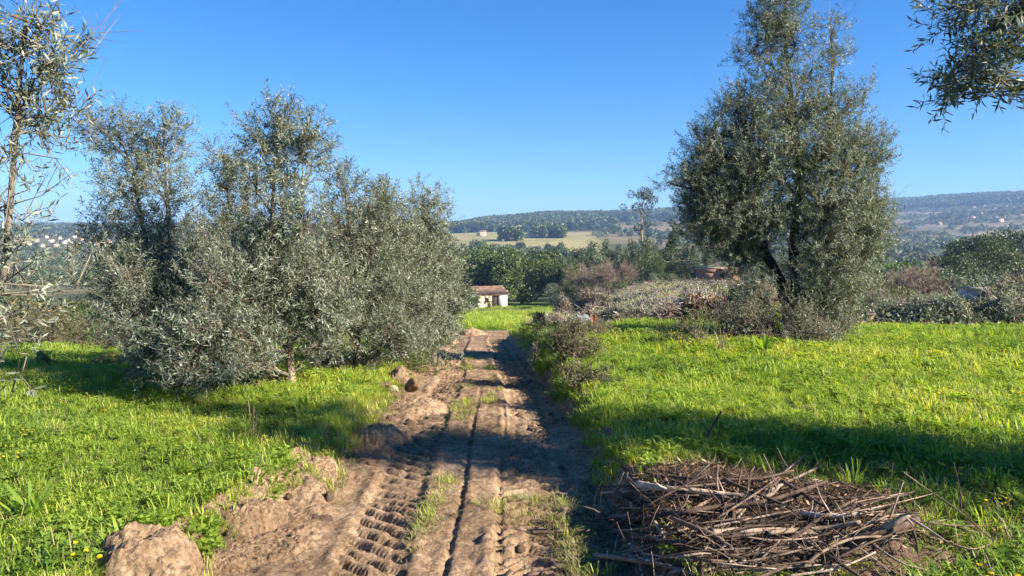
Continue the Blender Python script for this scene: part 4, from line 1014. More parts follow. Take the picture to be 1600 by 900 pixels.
# ---------------------------------------------------------------- small house below the meadow
M['plaster'] = rough_mat('old_cream_plaster', [(.3, (.36, .27, .17)), (.55, (.58, .47, .33)), (.75, (.66, .57, .44))], 1.6, 7, .95, .3, 20)
M['white'] = rough_mat('whitewash', [(.3, (.34, .33, .31)), (.6, (.52, .51, .49)), (.8, (.62, .61, .59))], 1.5, 7, .9, .2, 20)
M['rose'] = rough_mat('faded_pink_plaster', [(.3, (.42, .30, .24)), (.6, (.56, .43, .35)), (.8, (.62, .52, .44))], 1.5, 7, .9, .2, 20)
M['tile'] = rough_mat('terracotta_tile', [(.3, (.075, .052, .038)), (.5, (.19, .115, .076)), (.75, (.30, .20, .14))], 1.2, 6, .9, .3, 20)
M['wood'] = rough_mat('dark_old_wood', [(.3, (.02, .016, .012)), (.7, (.06, .045, .032))], 6, 5, .9, .2, 30)
M['brick'] = rough_mat('red_brick', [(.3, (.22, .115, .07)), (.6, (.34, .19, .12)), (.8, (.42, .27, .18))], 3, 6, .95, .3, 20)
M['concrete'] = rough_mat('grey_concrete_block', [(.3, (.28, .29, .30)), (.6, (.42, .43, .44)), (.8, (.52, .52, .52))], 3, 6, .95, .3, 20)
M['tarp'] = rough_mat('black_tarpaulin', [(.3, (.008, .008, .009)), (.7, (.025, .025, .028))], 3, 4, .55, .3, 6)
M['board'] = rough_mat('weathered_board', [(.3, (.25, .19, .12)), (.7, (.45, .36, .25))], 3, 5, .9, .2, 30)

def gable_roof(g, L, Wd, z0, rise, over, thick=.12):
    """two tiled slopes with rounded tile rows running down them; ridge along x"""
    nx = max(12, int(L / .22)); xs = np.linspace(-L / 2 - over, L / 2 + over, nx * 2 + 1); wav = .035 * np.abs(np.sin(np.arange(nx * 2 + 1) * math.pi / 2))
    for s in (-1, 1):
        y = np.array([0, s * (Wd / 2 + over)]); slope = rise / (Wd / 2); z = np.array([z0 + rise, z0 - slope * over])
        top = np.stack([np.repeat(xs[:, None], 2, 1), np.repeat(y[None], len(xs), 0), z[None] + wav[:, None] + thick], -1).reshape(-1, 3)
        bot = top * [1, 1, 0] + np.stack([np.repeat(xs[:, None], 2, 1) * 0, np.repeat(y[None], len(xs), 0) * 0, np.repeat(z[None], len(xs), 0)], -1).reshape(-1, 3)
        k = np.arange(len(xs) - 1) * 2; q = np.stack([k, k + 1, k + 3, k + 2], 1); m = len(top)
        n0 = g.n; g.add(np.vstack([top, bot]), np.vstack([q if s < 0 else q[:, ::-1], (q[:, ::-1] if s < 0 else q) + m])); e = len(xs) * 2
        g.f.append(np.array([[1 + 2 * a, 3 + 2 * a, 3 + 2 * a + m, 1 + 2 * a + m] for a in range(len(xs) - 1)]) + n0); g.f.append(np.array([[0, 1, 1 + m, m], [e - 2, e - 1, e - 1 + m, e - 2 + m]]) + n0)

def gable_end(g, x, Wd, z0, rise, t=.25):
    V = np.array([[x, -Wd / 2, z0], [x, Wd / 2, z0], [x, 0, z0 + rise], [x + t, -Wd / 2, z0], [x + t, Wd / 2, z0], [x + t, 0, z0 + rise]])
    n0 = g.n; g.add(V, [[0, 2, 1], [3, 4, 5]]); g.f.append(np.array([[0, 3, 5, 2], [1, 2, 5, 4], [0, 1, 4, 3]]) + n0)

def wall_with_holes(g, x0, x1, z0, z1, y, t, holes):
    """front wall along x with real openings (x0, x1, z0, z1)"""
    xs = sorted({x0, x1, *[h[0] for h in holes], *[h[1] for h in holes]}); zs = sorted({z0, z1, *[h[2] for h in holes], *[h[3] for h in holes]})
    for a, b in zip(xs, xs[1:]):
        for c, d in zip(zs, zs[1:]):
            mx, mz = (a + b) / 2, (c + d) / 2
            if any(h[0] < mx < h[1] and h[2] < mz < h[3] for h in holes): continue
            box(g, ((a + b) / 2, y, (c + d) / 2), (b - a, t, d - c))

hl = at(746, 480, 104); hr = at(792, 474, 106); hz = min(float(surf(hl[0], hl[1])), float(surf(hr[0], hr[1])))
hx = hr[:2] - hl[:2]; HLn = float(np.hypot(*hx)); hrz = math.atan2(hx[1], hx[0]); hz_e = at(746, 461, 104)[2] - hz
nv = np.array([-math.sin(hrz), math.cos(hrz)]); HW = 3.6; hc = (hl[:2] + hr[:2]) / 2 + nv * HW / 2
house = empty("small_house", (hc[0], hc[1], hz), "small old cream house with a terracotta roof below the meadow", "house", None, hrz)
hz_e = max(1.9, hz_e); hl2 = HLn / 2; sp = hl2 - 1.3
g = Geo(); wall_with_holes(g, -hl2, sp - 1.1, -.6, hz_e, -HW / 2, .3, [(-hl2 + 1.0, -hl2 + 1.6, .95, 1.55)])
box(g, (-hl2 + .15, 0, hz_e / 2 - .3), (.3, HW - .32, hz_e + .6)); box(g, (0, HW / 2, hz_e / 2 - .3), (HLn, .3, hz_e + .6)); gable_end(g, -hl2 + .01, HW, hz_e, .8); gable_end(g, hl2 - .26, HW, hz_e, .8)
obj("wall", g, M['plaster'], house)
g = Geo(); box(g, (sp + .65, -HW / 2, hz_e / 2 - .3), (1.3, .3, hz_e + .6)); box(g, (hl2 - .15, 0, hz_e / 2 - .3), (.3, HW - .32, hz_e + .58)); o = obj("white_wall", g, M['white'], house); o["label"] = "whitewashed right end of the front wall"
g = Geo(); box(g, (sp - .55, -HW / 2 + .08, hz_e / 2 - .3), (1.09, .06, hz_e + .55)); dr = obj("door", g, M['wood'], house); g = Geo(); box(g, (sp - .25, -HW / 2 + .02, 1.0), (.05, .06, .12)); obj("handle", g, M['tin'], dr)
g = Geo(); box(g, (-hl2 + 1.3, -HW / 2 + .05, 1.25), (.59, .05, .59)); wi = obj("window", g, M['wood'], house); g = Geo(); box(g, (-hl2 + 1.3, -HW / 2 - .17, .92), (.75, .1, .06)); obj("sill", g, M['white'], wi)
g = Geo(); gable_roof(g, HLn, HW, hz_e, .8, .25); rf = obj("roof", g, M['tile'], house)
g = Geo(); add_tube(g, [[-hl2 - .25, 0, hz_e + .96], [hl2 + .25, 0, hz_e + .94]], [.13, .13], 8, 12, rough=.06); obj("ridge_tiles", g, M['tile'], rf)

# red brick building behind the big olive
bc = at(1122, 440, 96); bz = float(surf(bc[0], bc[1])); bh = max(1.2, at(1122, 420, 96)[2] - bz)
bb = empty("brick_building", (bc[0], bc[1], bz), "low red brick building seen beside the big olive", "building", None, -.55)
g = Geo(); wall_with_holes(g, -2.3, 2.3, -.5, bh, -1.6, .2, [(.7, 1.5, bh - 1.5, bh - .5)]); box(g, (-2.2, 0, bh / 2 - .25), (.2, 2.98, bh + .5)); box(g, (2.2, 0, bh / 2 - .25), (.2, 2.98, bh + .5)); box(g, (0, 1.6, bh / 2 - .25), (4.6, .2, bh + .5)); obj("wall", g, M['brick'], bb)
g = Geo(); box(g, (0, 0, bh + .08), (5.0, 3.7, .15)); obj("roof", g, M['board'], bb)
g = Geo(); box(g, (1.1, -1.55, bh - 1.0), (.79, .05, .98)); obj("window", g, M['wood'], bb)

# concrete shed and tarpaulin on the right
sc_ = at(1532, 474, 34); sz = float(surf(sc_[0], sc_[1])); sh = at(1532, 449, 34)[2] - sz
shed = empty("concrete_shed", (sc_[0], sc_[1], sz), "grey concrete block shed with a board on top among the brush", "shed", None, -.15)
g = Geo(); box(g, (-.1, 0, sh / 2 - .2), (1.35, .9, sh + .2)); obj("wall", g, M['concrete'], shed)
g = Geo(); box(g, (0, 0, sh - .06), (1.6, 1.1, .09)); obj("roof_board", g, M['board'], shed)
g = Geo(); box(g, (-.3, -.53, sh - .78), (.55, .14, .22)); o = obj("brick_course", g, M['brick'], shed); o["label"] = "orange bricks at the foot of the wall"
def lump(w, dp, h, seed, rough=.25, nu=26, nv_=16, freq=2.2, cut=-.15):
    u = np.linspace(0, 2 * math.pi, nu, endpoint=False); v = np.linspace(.0, math.pi, nv_)
    Uu, Vv = np.meshgrid(u, v); d = np.stack([np.sin(Vv) * np.cos(Uu), np.sin(Vv) * np.sin(Uu), np.cos(Vv)], -1)
    k = 1 + rough * fbm(d[..., 0] * freq + d[..., 2] * 1.7 + seed, d[..., 1] * freq - d[..., 2] * 1.3, seed, 4) + rough * .4 * fbm(d[..., 0] * freq * 4 + d[..., 2] * 3, d[..., 1] * freq * 4 - d[..., 2] * 3, seed + 5, 3)
    P = d * k[..., None] * np.array([w / 2, dp / 2, h]); P[..., 2] = np.maximum(P[..., 2], cut * h)
    i, j = np.meshgrid(np.arange(nv_ - 1), np.arange(nu), indexing='ij'); j2 = (j + 1) % nu
    return Geo().add(P.reshape(-1, 3), np.stack([i * nu + j, (i + 1) * nu + j, (i + 1) * nu + j2, i * nu + j2], -1).reshape(-1, 4))
tc_ = at(1562, 476, 32); tz_ = float(surf(tc_[0], tc_[1])); o = obj("tarpaulin_heap", lump(.95, .8, at(1562, 450, 32)[2] - tz_, 5, .2), M['tarp'], None, True); o.location = (tc_[0], tc_[1], tz_); tag(o, "black tarpaulin covered heap right of the concrete shed", "heap")

# ---------------------------------------------------------------- village houses and other far buildings
def proto_cottage(wm, rm, w=9, dp=7, h=4.2, name="village_house"):
    root = bpy.data.objects.new(name, None); COL.objects.link(root)
    g = Geo(); box(g, (0, 0, h / 2 - 1), (w, dp, h + 2)); gable_end(g, -w / 2 + .01, dp - .02, h, 1.5); gable_end(g, w / 2 - .26, dp - .02, h, 1.5); obj("wall", g, M[wm], root)
    g = Geo()
    for s in (-1, 1):
        V = np.array([[-w / 2 - .4, 0, h + 1.6], [w / 2 + .4, 0, h + 1.6], [w / 2 + .4, s * (dp / 2 + .4), h - .1], [-w / 2 - .4, s * (dp / 2 + .4), h - .1]]); V2 = V + [0, 0, .2]
        n0 = g.n; g.add(np.vstack([V, V2]), [[0, 1, 2, 3], [4, 5, 6, 7], [0, 1, 5, 4], [1, 2, 6, 5], [2, 3, 7, 6], [3, 0, 4, 7]])
    obj("roof", g, M[rm], root)
    for x in (-w * .28, w * .05, w * .3):
        g = Geo(); box(g, (x, -dp / 2 - .02, h * .55), (1.2, .08, 1.4)); obj("window", g, M['wood'], root)
    return root
COT = [proto_cottage('plaster', 'tile'), proto_cottage('plaster', 'tile', 8, 7, 4.5), proto_cottage('rose', 'tile', 11, 8, 5.5)]
def cottage(i, px, py, d, s, label, group, rz=None):
    c = at(px, py, d); z = float(surf(c[0], c[1])); rz = float(U(-.7, .7)) if rz is None else rz; p = COT[i % 3]
    if p.name not in USED:
        USED.add(p.name); p.location = (c[0], c[1], z); p.rotation_euler = (0, 0, rz); p.scale = (s, s, s); tag(p, label, "house", group); return
    o = copy_tree(p, (c[0], c[1], z), rz, s, label, group); o["category"] = "house"
def d_on(px, py, lo, hi):
    d = np.linspace(lo, hi, 400); r = ray(px, py); P = r[None] * (d / r[1])[:, None]; z = P[:, 2] + EYE; b = z < surf(P[:, 0], P[:, 1]); return float(d[np.argmax(b)]) if b.any() else hi
for i, (px, py) in enumerate([(1505, 323), (1512, 331), (1520, 327), (1527, 322), (1531, 336), (1536, 325), (1540, 332), (1546, 321), (1549, 338), (1553, 329), (1556, 344), (1561, 347), (1566, 341), (1572, 325), (1580, 328), (1585, 321), (1592, 326), (1598, 322), (1467, 352), (1438, 323), (1518, 343), (1544, 345), (1595, 331), (1483, 318)]):
    cottage(i, px, py, d_on(px, py, 700, 2200), .85, "pale house in the hillside village on the right", "houses of the right hillside village")
for i, (px, py) in enumerate([(12, 384), (22, 379), (30, 389), (38, 375), (46, 383), (55, 378), (64, 386), (72, 372), (80, 379), (87, 385), (93, 374), (99, 381), (105, 377), (110, 388), (116, 372), (121, 383), (127, 376), (133, 387), (139, 379), (145, 372), (150, 384), (156, 377), (162, 386), (85, 392), (108, 394), (50, 392), (118, 391), (135, 371), (170, 380), (68, 394)]):
    cottage(i, px, py, d_on(px, py, 300, 1500), .48, "pale house in the valley village on the left", "houses of the left valley village")
for i, (px, py, d, s, lab) in enumerate([(775, 391, 300, .55, "white cottage peeping over the oak row on the left"), (876, 388, 330, .6, "cream cottage at the foot of the tan field"), (905, 387, 340, .55, "white cottage right of the cream one"), (752, 367, 800, 1.0, "long white farm building on the tan field"), (1590, 408, 105, .5, "terracotta roofed house at the right edge below the pines")]):
    cottage(i, px, py, d, s, lab, None, .2)

# ---------------------------------------------------------------- woods on the hills (uncountable)
def lowtree(seed, mat, h=1.0, w=.34, n=160, kind=0, size=.19):
    g = np.random.default_rng(seed); cr = Geo()
    if kind == 0:
        lobes = [(np.array([g.normal(0, w * .25), g.normal(0, w * .25), z]), np.array([w, w, w * .9]) * k) for z, k in ((.35, .7), (.5, .85), (.68, .75), (.84, .5))]
    else:
        lobes = [(np.array([g.normal(0, w * .5), g.normal(0, w * .5), .35]), np.array([w, w, .35]) * .8) for _ in range(4)]
    cloud(cr, lobes, n, size, seed, .7); V, F = prisms(np.array([[0, 0, -.08]]), np.array([[0, 0, .6]]), .03, .015, 4); cr.add(V, F, .1)
    return (cr, M[mat])
C_WOOD = proto_collection("wood_tree", [lowtree(501, 'pine'), lowtree(502, 'oak', w=.30), lowtree(503, 'euca', w=.24), lowtree(504, 'pine', w=.22), lowtree(505, 'shrub', kind=1, w=.6), lowtree(506, 'olive', kind=1, w=.55), lowtree(507, 'oak', n=900, w=.36, size=.075), lowtree(508, 'olive', n=900, kind=1, w=.5, size=.07), lowtree(509, 'shrub', n=700, kind=1, w=.5, size=.07), lowtree(510, 'euca', n=700, w=.22, size=.075)])
def woods():
    P, S, I = [], [], []
    def fill(p0, p1, r0, r1, n, h0, h1, kinds, cond=None):
        az = U(math.atan((p0 - 800) / FPX), math.atan((p1 - 800) / FPX), n); r = np.sqrt(U(r0 * r0, r1 * r1, n)); x = r * np.sin(az); y = r * np.cos(az)
        if cond is not None:
            k = cond(x, y, 800 + FPX * np.tan(az), r); x, y, r = x[k], y[k], r[k]
        n = len(x); P.append(np.stack([x, y, surf(x, y) - .2], 1)); S.append(U(h0, h1, n)); I.append(rng.choice(kinds, n))
    n3 = lambda x, y: fbm(x / 25, y / 25, 63, 3)
    n2 = lambda x, y, k=60: fbm(x / k, y / k, 62, 4)
    fill(620, 960, 950, 1700, 7500, 8, 14, [0, 0, 1, 3], lambda x, y, p, r: r + 60 * n3(x, y) > 985)
    fill(925, 1300, 1250, 2100, 6500, 8, 15, [0, 0, 1, 3], lambda x, y, p, r: (r > 1600) | (n2(x, y) > -.15))
    fill(925, 1300, 560, 1300, 900, 5, 9, [0, 5, 5, 4, 2], lambda x, y, p, r: n2(x, y) > .05)
    fill(1200, 1700, 1950, 2700, 6500, 8, 15, [0, 0, 1, 3])
    fill(1150, 1700, 420, 2000, 4200, 4, 8, [5, 4, 5, 4, 0], lambda x, y, p, r: n2(x, y, 90) > -.02)
    fill(1150, 1700, 160, 480, 360, 4, 7, [7, 8, 8, 9], lambda x, y, p, r: n2(x, y, 40) > -.1)
    fill(-200, 680, 1300, 2100, 6000, 8, 14, [0, 1, 3])
    fill(-200, 660, 26, 130, 420, 1.5, 3.4, [7, 8, 8, 6])
    fill(-100, 420, 330, 720, 900, 3, 6, [7, 8, 6, 5])
    fill(-200, 680, 120, 450, 500, 3, 6, [7, 8, 6, 8], lambda x, y, p, r: n2(x, y, 40) > .0)
    fill(-200, 680, 450, 1350, 2200, 4, 8, [5, 4, 1, 0], lambda x, y, p, r: (n2(x, y, 70) > .0) & ((p > 190) | (r < 690) | (r > 1000)))
    fill(680, 930, 160, 420, 260, 4, 7, [6, 7, 9], lambda x, y, p, r: n2(x, y, 40) > .0)
    fill(690, 700, 500, 900, 25, 5, 8, [1]); fill(783, 812, 590, 660, 60, 8, 12, [2, 1]); fill(840, 880, 700, 930, 260, 8, 12, [0, 1])
    P = np.vstack(P); S = np.concatenate(S); I = np.concatenate(I); n = len(P)
    scl = np.stack([S * U(.85, 1.25, n)] * 2 + [S], 1)
    scatter("hill_woods", "bluish pine and eucalyptus woods covering the far hills", C_WOOD, P, np.stack([np.zeros(n), np.zeros(n), U(0, 6.28, n)], 1), scl, I, np.zeros(n))
woods()

# ---------------------------------------------------------------- clods and mounds of turned earth
M['clod'] = rough_mat('dry_clod_earth', [(.3, (.10, .062, .034)), (.5, (.25, .165, .095)), (.72, (.40, .285, .175))], 16, 10, .95, 1.0, 45, .04)
M['dark_clod'] = rough_mat('damp_clod_earth', [(.3, (.10, .065, .04)), (.6, (.20, .13, .085)), (.8, (.28, .20, .13))], 9, 9, .95, .9, 45, .02)
M['stone'] = rough_mat('pale_stone', [(.3, (.42, .34, .24)), (.7, (.62, .52, .38))], 7, 6, .85, .4, 40)
M['moss_stone'] = rough_mat('mossy_stone', [(.35, (.10, .085, .04)), (.5, (.26, .22, .045)), (.62, (.20, .21, .05)), (.75, (.30, .27, .20))], 5, 7, .95, .6, 35, .02)
def soil_heap(w, dp, h, seed, rough=.3, n=100):
    """a heap of loose soil: broken top, crumbly slopes, foot sunk in the ground"""
    u = np.linspace(-1.25, 1.25, n); X, Y = np.meshgrid(u, u)
    r = np.hypot(X, Y) * (1 + .45 * rough / .3 * .5 * fbm(X * 1.6 + seed, Y * 1.6, seed, 3))
    z = h * np.clip(1 - r ** 2.2, 0, 1) ** .62 * (1 + rough * .7 * fbm(X * 1.7, Y * 1.7 + seed, seed + 1, 3))
    k = (1 - sm(.9, 1.2, r))
    z = z + k * h * .10 * fbm(X * 5, Y * 5 + seed, seed + 2, 3) + k * .026 * (np.abs(fbm(X * 5, Y * 5 + seed, seed + 3, 5, .7)) - .15) + k * .020 * np.maximum(0, fbm(X * 15, Y * 15 + seed, seed + 8, 3, .7)) - .05 * sm(.85, 1.2, r)
    i, j = np.meshgrid(np.arange(n - 1), np.arange(n - 1), indexing='ij')
    jx = .012 * fbm(X * 9, Y * 9, seed + 6, 2)
    return Geo().add(np.stack([X * w / 2 + jx, Y * dp / 2 - jx, z], -1).reshape(-1, 3), np.stack([i * n + j, i * n + j + 1, (i + 1) * n + j + 1, (i + 1) * n + j], -1).reshape(-1, 4))
def block(w, dp, h, seed, rough=.3, nu=40, nv_=24):
    """a broken block of earth with flat fracture faces"""
    g = np.random.default_rng(seed); pl = nrm(g.normal(size=(9, 3))); dist = g.uniform(.5, .95, 9)
    u = np.linspace(0, 2 * math.pi, nu, endpoint=False); v = np.linspace(0, math.pi, nv_); Uu, Vv = np.meshgrid(u, v)
    d = np.stack([np.sin(Vv) * np.cos(Uu), np.sin(Vv) * np.sin(Uu), np.cos(Vv)], -1)
    k = np.min(np.where((d @ pl.T) > .05, dist / np.maximum(d @ pl.T, .05), 9), -1); k = np.minimum(k, 1.25)
    k = k * (1 + .22 * fbm(d[..., 0] * 4 + d[..., 2] * 3 + seed, d[..., 1] * 4 - d[..., 2] * 2, seed, 4, .65))
    P = d * k[..., None] * np.array([w / 2, dp / 2, h * .62]); P[..., 2] += h * .45
    i, j = np.meshgrid(np.arange(nv_ - 1), np.arange(nu), indexing='ij'); j2 = (j + 1) % nu
    return Geo().add(P.reshape(-1, 3), np.stack([i * nu + j, (i + 1) * nu + j, (i + 1) * nu + j2, i * nu + j2], -1).reshape(-1, 4))
def mound(name, label, cat, px, py, w, dp, h, seed, mat='clod', rough=.3, rz=0.0, group=None, freq=2.2, tilt=0.0, res=1):
    p = gp(px, py); G_ = soil_heap(w * 1.25, dp * 1.3, h, seed, rough) if name == "earth_mound" else block(w, dp, h, seed, rough)
    o = obj(name, G_, M['soil'] if name == "earth_mound" else M[mat], None, True)
    o.location = (float(p[0]), float(p[1]), float(surf(p[0], p[1])) - .01)
    o.rotation_euler = (tilt, tilt * .5, rz); tag(o, label, cat, group); return o
mound("earth_mound", "big rounded mound of dry earth in the grass at the bottom left", "mound", 226, 892, .45, .38, .19, 601, rough=.6, res=2)
mound("earth_mound", "lower flat topped mound of earth right behind the big one", "mound", 378, 815, .40, .30, .12, 602, rough=.35, res=2)
mound("earth_mound", "dark broken mound of earth where the left verge meets the track", "mound", 480, 738, .36, .30, .09, 603, 'dark_clod', .5, res=2)
mound("earth_mound", "shaded ridge of clods left of the wheel marks", "mound", 592, 690, .36, .30, .14, 604, 'dark_clod', .5, res=2)
mound("earth_clod", "upright block of turf and earth at the top of the clod pile", "clod", 622, 604, .30, .22, .22, 605, rough=.45, freq=3, res=2)
mound("earth_clod", "tilted block of earth beside the pale stone", "clod", 640, 612, .20, .18, .16, 606, rough=.4, freq=3, tilt=.3)
mound("earth_clod", "overhanging slab of earth in front of the pale stone", "clod", 622, 630, .30, .16, .10, 607, rough=.4, freq=3, tilt=-.2)
mound("earth_clod", "flat clod at the left side of the clod pile", "clod", 598, 610, .20, .2, .11, 608, 'dark_clod', .5, freq=3)
mound("pale_stone", "pale stone lying on the pile of clods", "stone", 612, 612, .14, .08, .07, 609, 'stone', .25, rz=-.5)
mound("earth_mound", "low heap of loose soil below the clod pile", "mound", 650, 640, .50, .5, .09, 610, rough=.35, res=2)
mound("earth_mound", "dark lump of soil beside the shaded wheel mark", "mound", 350, 885, .30, .26, .06, 611, 'dark_clod', .5, res=2)
mound("earth_mound", "grassy lump of soil at the lower left of the track", "mound", 430, 850, .42, .36, .06, 612, 'clod', .5, res=2)
mound("earth_mound", "bright soil pushed up at the far end of the track", "mound", 738, 524, .7, .6, .20, 613, 'clod', .5, res=2)
mound("mossy_block", "low block of stone with yellow moss behind the left grass", "stone", 170, 572, .60, .35, .20, 614, 'moss_stone', .18)
mound("fence_stone", "pale square stone half hidden by the close olive leaves", "stone", 70, 574, .18, .18, .22, 615, 'moss_stone', .15)
for i in range(90):
    y = float(2.9 + 9 * U(0, 1) ** 1.4); xl, xr = float(_xl(y)), float(_xr(y)); side = U(0, 1)
    x = xl + abs(float(rng.normal(0, .22))) - .12 if side < .62 else (xr - abs(float(rng.normal(0, .12))) + .05 if side < .8 else float(U(xl, xr)))
    s = float(U(.03, .085)) * (1.25 if side < .62 else .7)
    me_i = i % 6
    if i < 6:
        gme = lump(1, 1, .55, 640 + i, .45, 14, 9, 2.6).mesh("earth_crumb", True); gme.materials.append(M['clod' if i % 2 else 'dark_clod']); 
        if i == 0: CR = []
        CR.append(gme)
    o = bpy.data.objects.new("earth_crumb", CR[me_i]); COL.objects.link(o); o.location = (x, y, float(track_z(np.array(x), np.array(y))) - s * .05); o.scale = (s * float(U(.7, 1.4)), s * float(U(.7, 1.3)), s * float(U(.7, 1.3))); o.rotation_euler = (0, 0, float(U(0, 6.28)))
    tag(o, "small crumbled clod of earth scattered along the track", "clod", "small clods on the track")

q = np.random.default_rng(55); n = 2600; y = 2.9 + 6.5 * q.uniform(0, 1, n) ** 1.5; x = _xl(y) + np.abs(q.normal(0, .3, n)) - .25
z = np.maximum(track_z(x, y), surf(x, y)) + .006; D = rdir_g(q, n) * [1, 1, .25]; D = nrm(D); L = q.uniform(.02, .09, n)[:, None]; r = q.uniform(.0006, .0016, n); P = np.stack([x, y, z], 1)
g = Geo(); V, F = prisms(P - D * L / 2, P + D * L / 2, r, r * .6); g.add(V, F, np.repeat(q.uniform(.2, .95, n), 6)); tag(obj("root_fibres", g, M['stick']), "fine dead roots and straw lying on the turned soil", None, None, "stuff")

# ---------------------------------------------------------------- pile of sticks and roots at the lower right
def on_pile(px, py, up=0.0):
    """a point on top of the pile under that picture place"""
    r = ray(px, py); d = np.linspace(2.2, 8, 1500); P = r[None] * (d / r[1])[:, None]; P[:, 2] += EYE
    b = P[:, 2] < surf(P[:, 0], P[:, 1]) + pile_h(P[:, 0], P[:, 1]) + up
    return P[int(np.argmax(b))]
def branch(label, pts, r0, r1, tint, mat='stick', twigs=3, seed=0, name="dry_branch", group=None):
    W_ = [on_pile(*p) for p in pts]; B = W_[0].copy(); g = Geo()
    add_tube(g, np.array(W_) - B, np.linspace(r0, r1, len(W_)), 7, 6, tint, .18, seed)
    q = np.random.default_rng(seed + 900)
    for _ in range(twigs):
        t = q.uniform(.2, .95) * (len(W_) - 1); i = int(t); p = W_[i] * (1 - t + i) + W_[min(i + 1, len(W_) - 1)] * (t - i) - B
        v = nrm(q.normal(0, 1, 3) + [0, 0, .5]); L = q.uniform(.06, .2); add_tube(g, [p, p + v * L * .5 + q.normal(0, .01, 3), p + v * L], [r1 * .5, r1 * .35, .0015], 5, 2, tint)
    o = obj(name, g, M[mat], None, True); o.location = tuple(float(k) for k in B); tag(o, label, "branch", group); return o
BR = [("curved grey root end rising at the left tip of the stick pile", [(945, 722, .06), (960, 736, .02), (985, 750, .0), (1003, 757, .0)], .014, .011, .55),
      ("thick pale log across the back of the stick pile", [(995, 756, .04), (1040, 764, .04), (1085, 770, .03), (1150, 778, .02)], .021, .014, .95),
      ("light branch with an upturned end in the back of the pile", [(1076, 764, .07), (1130, 771, .06), (1195, 776, .05), (1218, 758, .07)], .012, .008, .9),
      ("long dark branch crossing the middle of the pile", [(975, 812, .03), (1060, 802, .05), (1120, 792, .05), (1200, 782, .05), (1292, 752, .10)], .016, .010, .25),
      ("reddish peeled branch poking out at the left of the pile", [(930, 809, .04), (955, 808, .04), (980, 806, .03)], .013, .014, .45),
      ("pale straight log lying in front of the long dark branch", [(1112, 832, .05), (1160, 829, .05), (1230, 829, .05), (1285, 833, .03)], .016, .012, .95),
      ("arched branch bending down over the front of the pile", [(1050, 810, .06), (1082, 823, .08), (1112, 834, .07), (1142, 856, .05), (1172, 886, .01)], .012, .008, .4),
      ("weathered whitish branch at the right half of the pile", [(1245, 800, .07), (1290, 806, .06), (1345, 803, .06)], .015, .009, .98),
      ("grey branch along the right end of the pile", [(1200, 832, .06), (1275, 826, .06), (1345, 816, .06)], .013, .009, .85),
      ("short stub with a fresh orange cut at the right of the pile", [(1376, 829, .05), (1398, 817, .10), (1420, 806, .14)], .013, .015, .85),
      ("thick dark log in the shade under the cut stub", [(1330, 842, .03), (1390, 828, .05), (1432, 812, .06)], .024, .018, .2),
      ("slanting dark stake stuck in the shaded grass behind the pile", [(1096, 698, .0), (1112, 668, .14), (1127, 643, .26)], .012, .008, .35),
      ("thin stick leaning up from the back of the pile", [(1074, 756, .05), (1095, 737, .12), (1117, 717, .20)], .005, .004, .8),
      ("thin pale stick standing in front of the pile at the bottom edge", [(1163, 900, .0), (1190, 873, .05), (1217, 845, .10)], .006, .005, .85),
      ("long thin arching twig over the right end of the pile", [(1412, 738, .25), (1445, 762, .2), (1500, 800, .12), (1560, 852, .03)], .004, .003, .6),
      ("upright thin twig at the right of the pile", [(1390, 812, .05), (1400, 785, .12), (1411, 754, .2)], .005, .003, .8),
      ("thin stalk standing in the shaded grass right of the pile", [(1502, 800, .02), (1500, 765, .12), (1490, 722, .28)], .004, .002, .5),
      ("bare stick lying flat on the track left of the pile", [(830, 832, .02), (870, 830, .03), (922, 829, .03)], .012, .008, .3),
      ("forked stick at the front left of the pile", [(958, 880, .02), (962, 852, .04), (968, 826, .06)], .006, .004, .7),
      ("short broken branch pointing at the viewer from the pile", [(1022, 815, .08), (1032, 830, .06), (1040, 848, .02)], .009, .008, .75),
      ("curved stick across the front right of the pile", [(1255, 886, .03), (1285, 862, .07), (1330, 842, .08), (1378, 838, .05)], .008, .005, .75),
      ("long low branch on the front edge of the pile", [(1080, 872, .03), (1150, 868, .04), (1240, 862, .05), (1330, 880, .02)], .010, .006, .35),
      ("dark branch lying along the back edge of the pile in shade", [(1010, 742, .02), (1090, 748, .03), (1180, 748, .04), (1240, 735, .05)], .010, .006, .2),
      ("dark root knot at the left end of the pile", [(965, 772, .02), (985, 790, .05), (1010, 800, .03)], .022, .012, .15),
      ("grey branch crossing the track side of the pile", [(985, 838, .03), (1040, 845, .05), (1110, 850, .04)], .011, .007, .3)]
for i, (lab, pts, r0, r1, tn) in enumerate(BR): branch(lab, pts, r0, r1, tn, seed=700 + i, twigs=3 if r0 > .007 else 0)
q = np.random.default_rng(77)
for i in range(195):
    px, py = q.normal(1165, 140), q.uniform(748, 925)
    if ((px - 1185) / 320) ** 2 + ((py - 838) / 100) ** 2 > 1.05 or (px > 1330 and py > 860): continue
    a = q.normal(0, .34) if q.uniform() < .72 else q.uniform(-1.5, 1.5); L = q.uniform(50, 230) * (1 if abs(a) < .7 else .45); up = q.uniform(-.03, .05); kk = q.uniform() ** 2
    p = [(px - math.cos(a) * L / 2, py + math.sin(a) * L / 2, up), (px + q.normal(0, 7), py + q.normal(0, 6), up + q.uniform(0, .03)), (px + math.cos(a) * L / 2, py - math.sin(a) * L / 2, up + q.uniform(-.02, .05))]
    p = [(k[0], min(k[1], 960), k[2]) for k in p]
    branch("thin dry stick among many in the pile", p, .0035 + .009 * kk, .002 + .004 * kk, float(q.uniform(.0, .3) if q.uniform() < .68 else q.uniform(.5, 1)), seed=800 + i, twigs=int(q.integers(1, 7)), name="dry_stick", group="thin sticks of the pile")
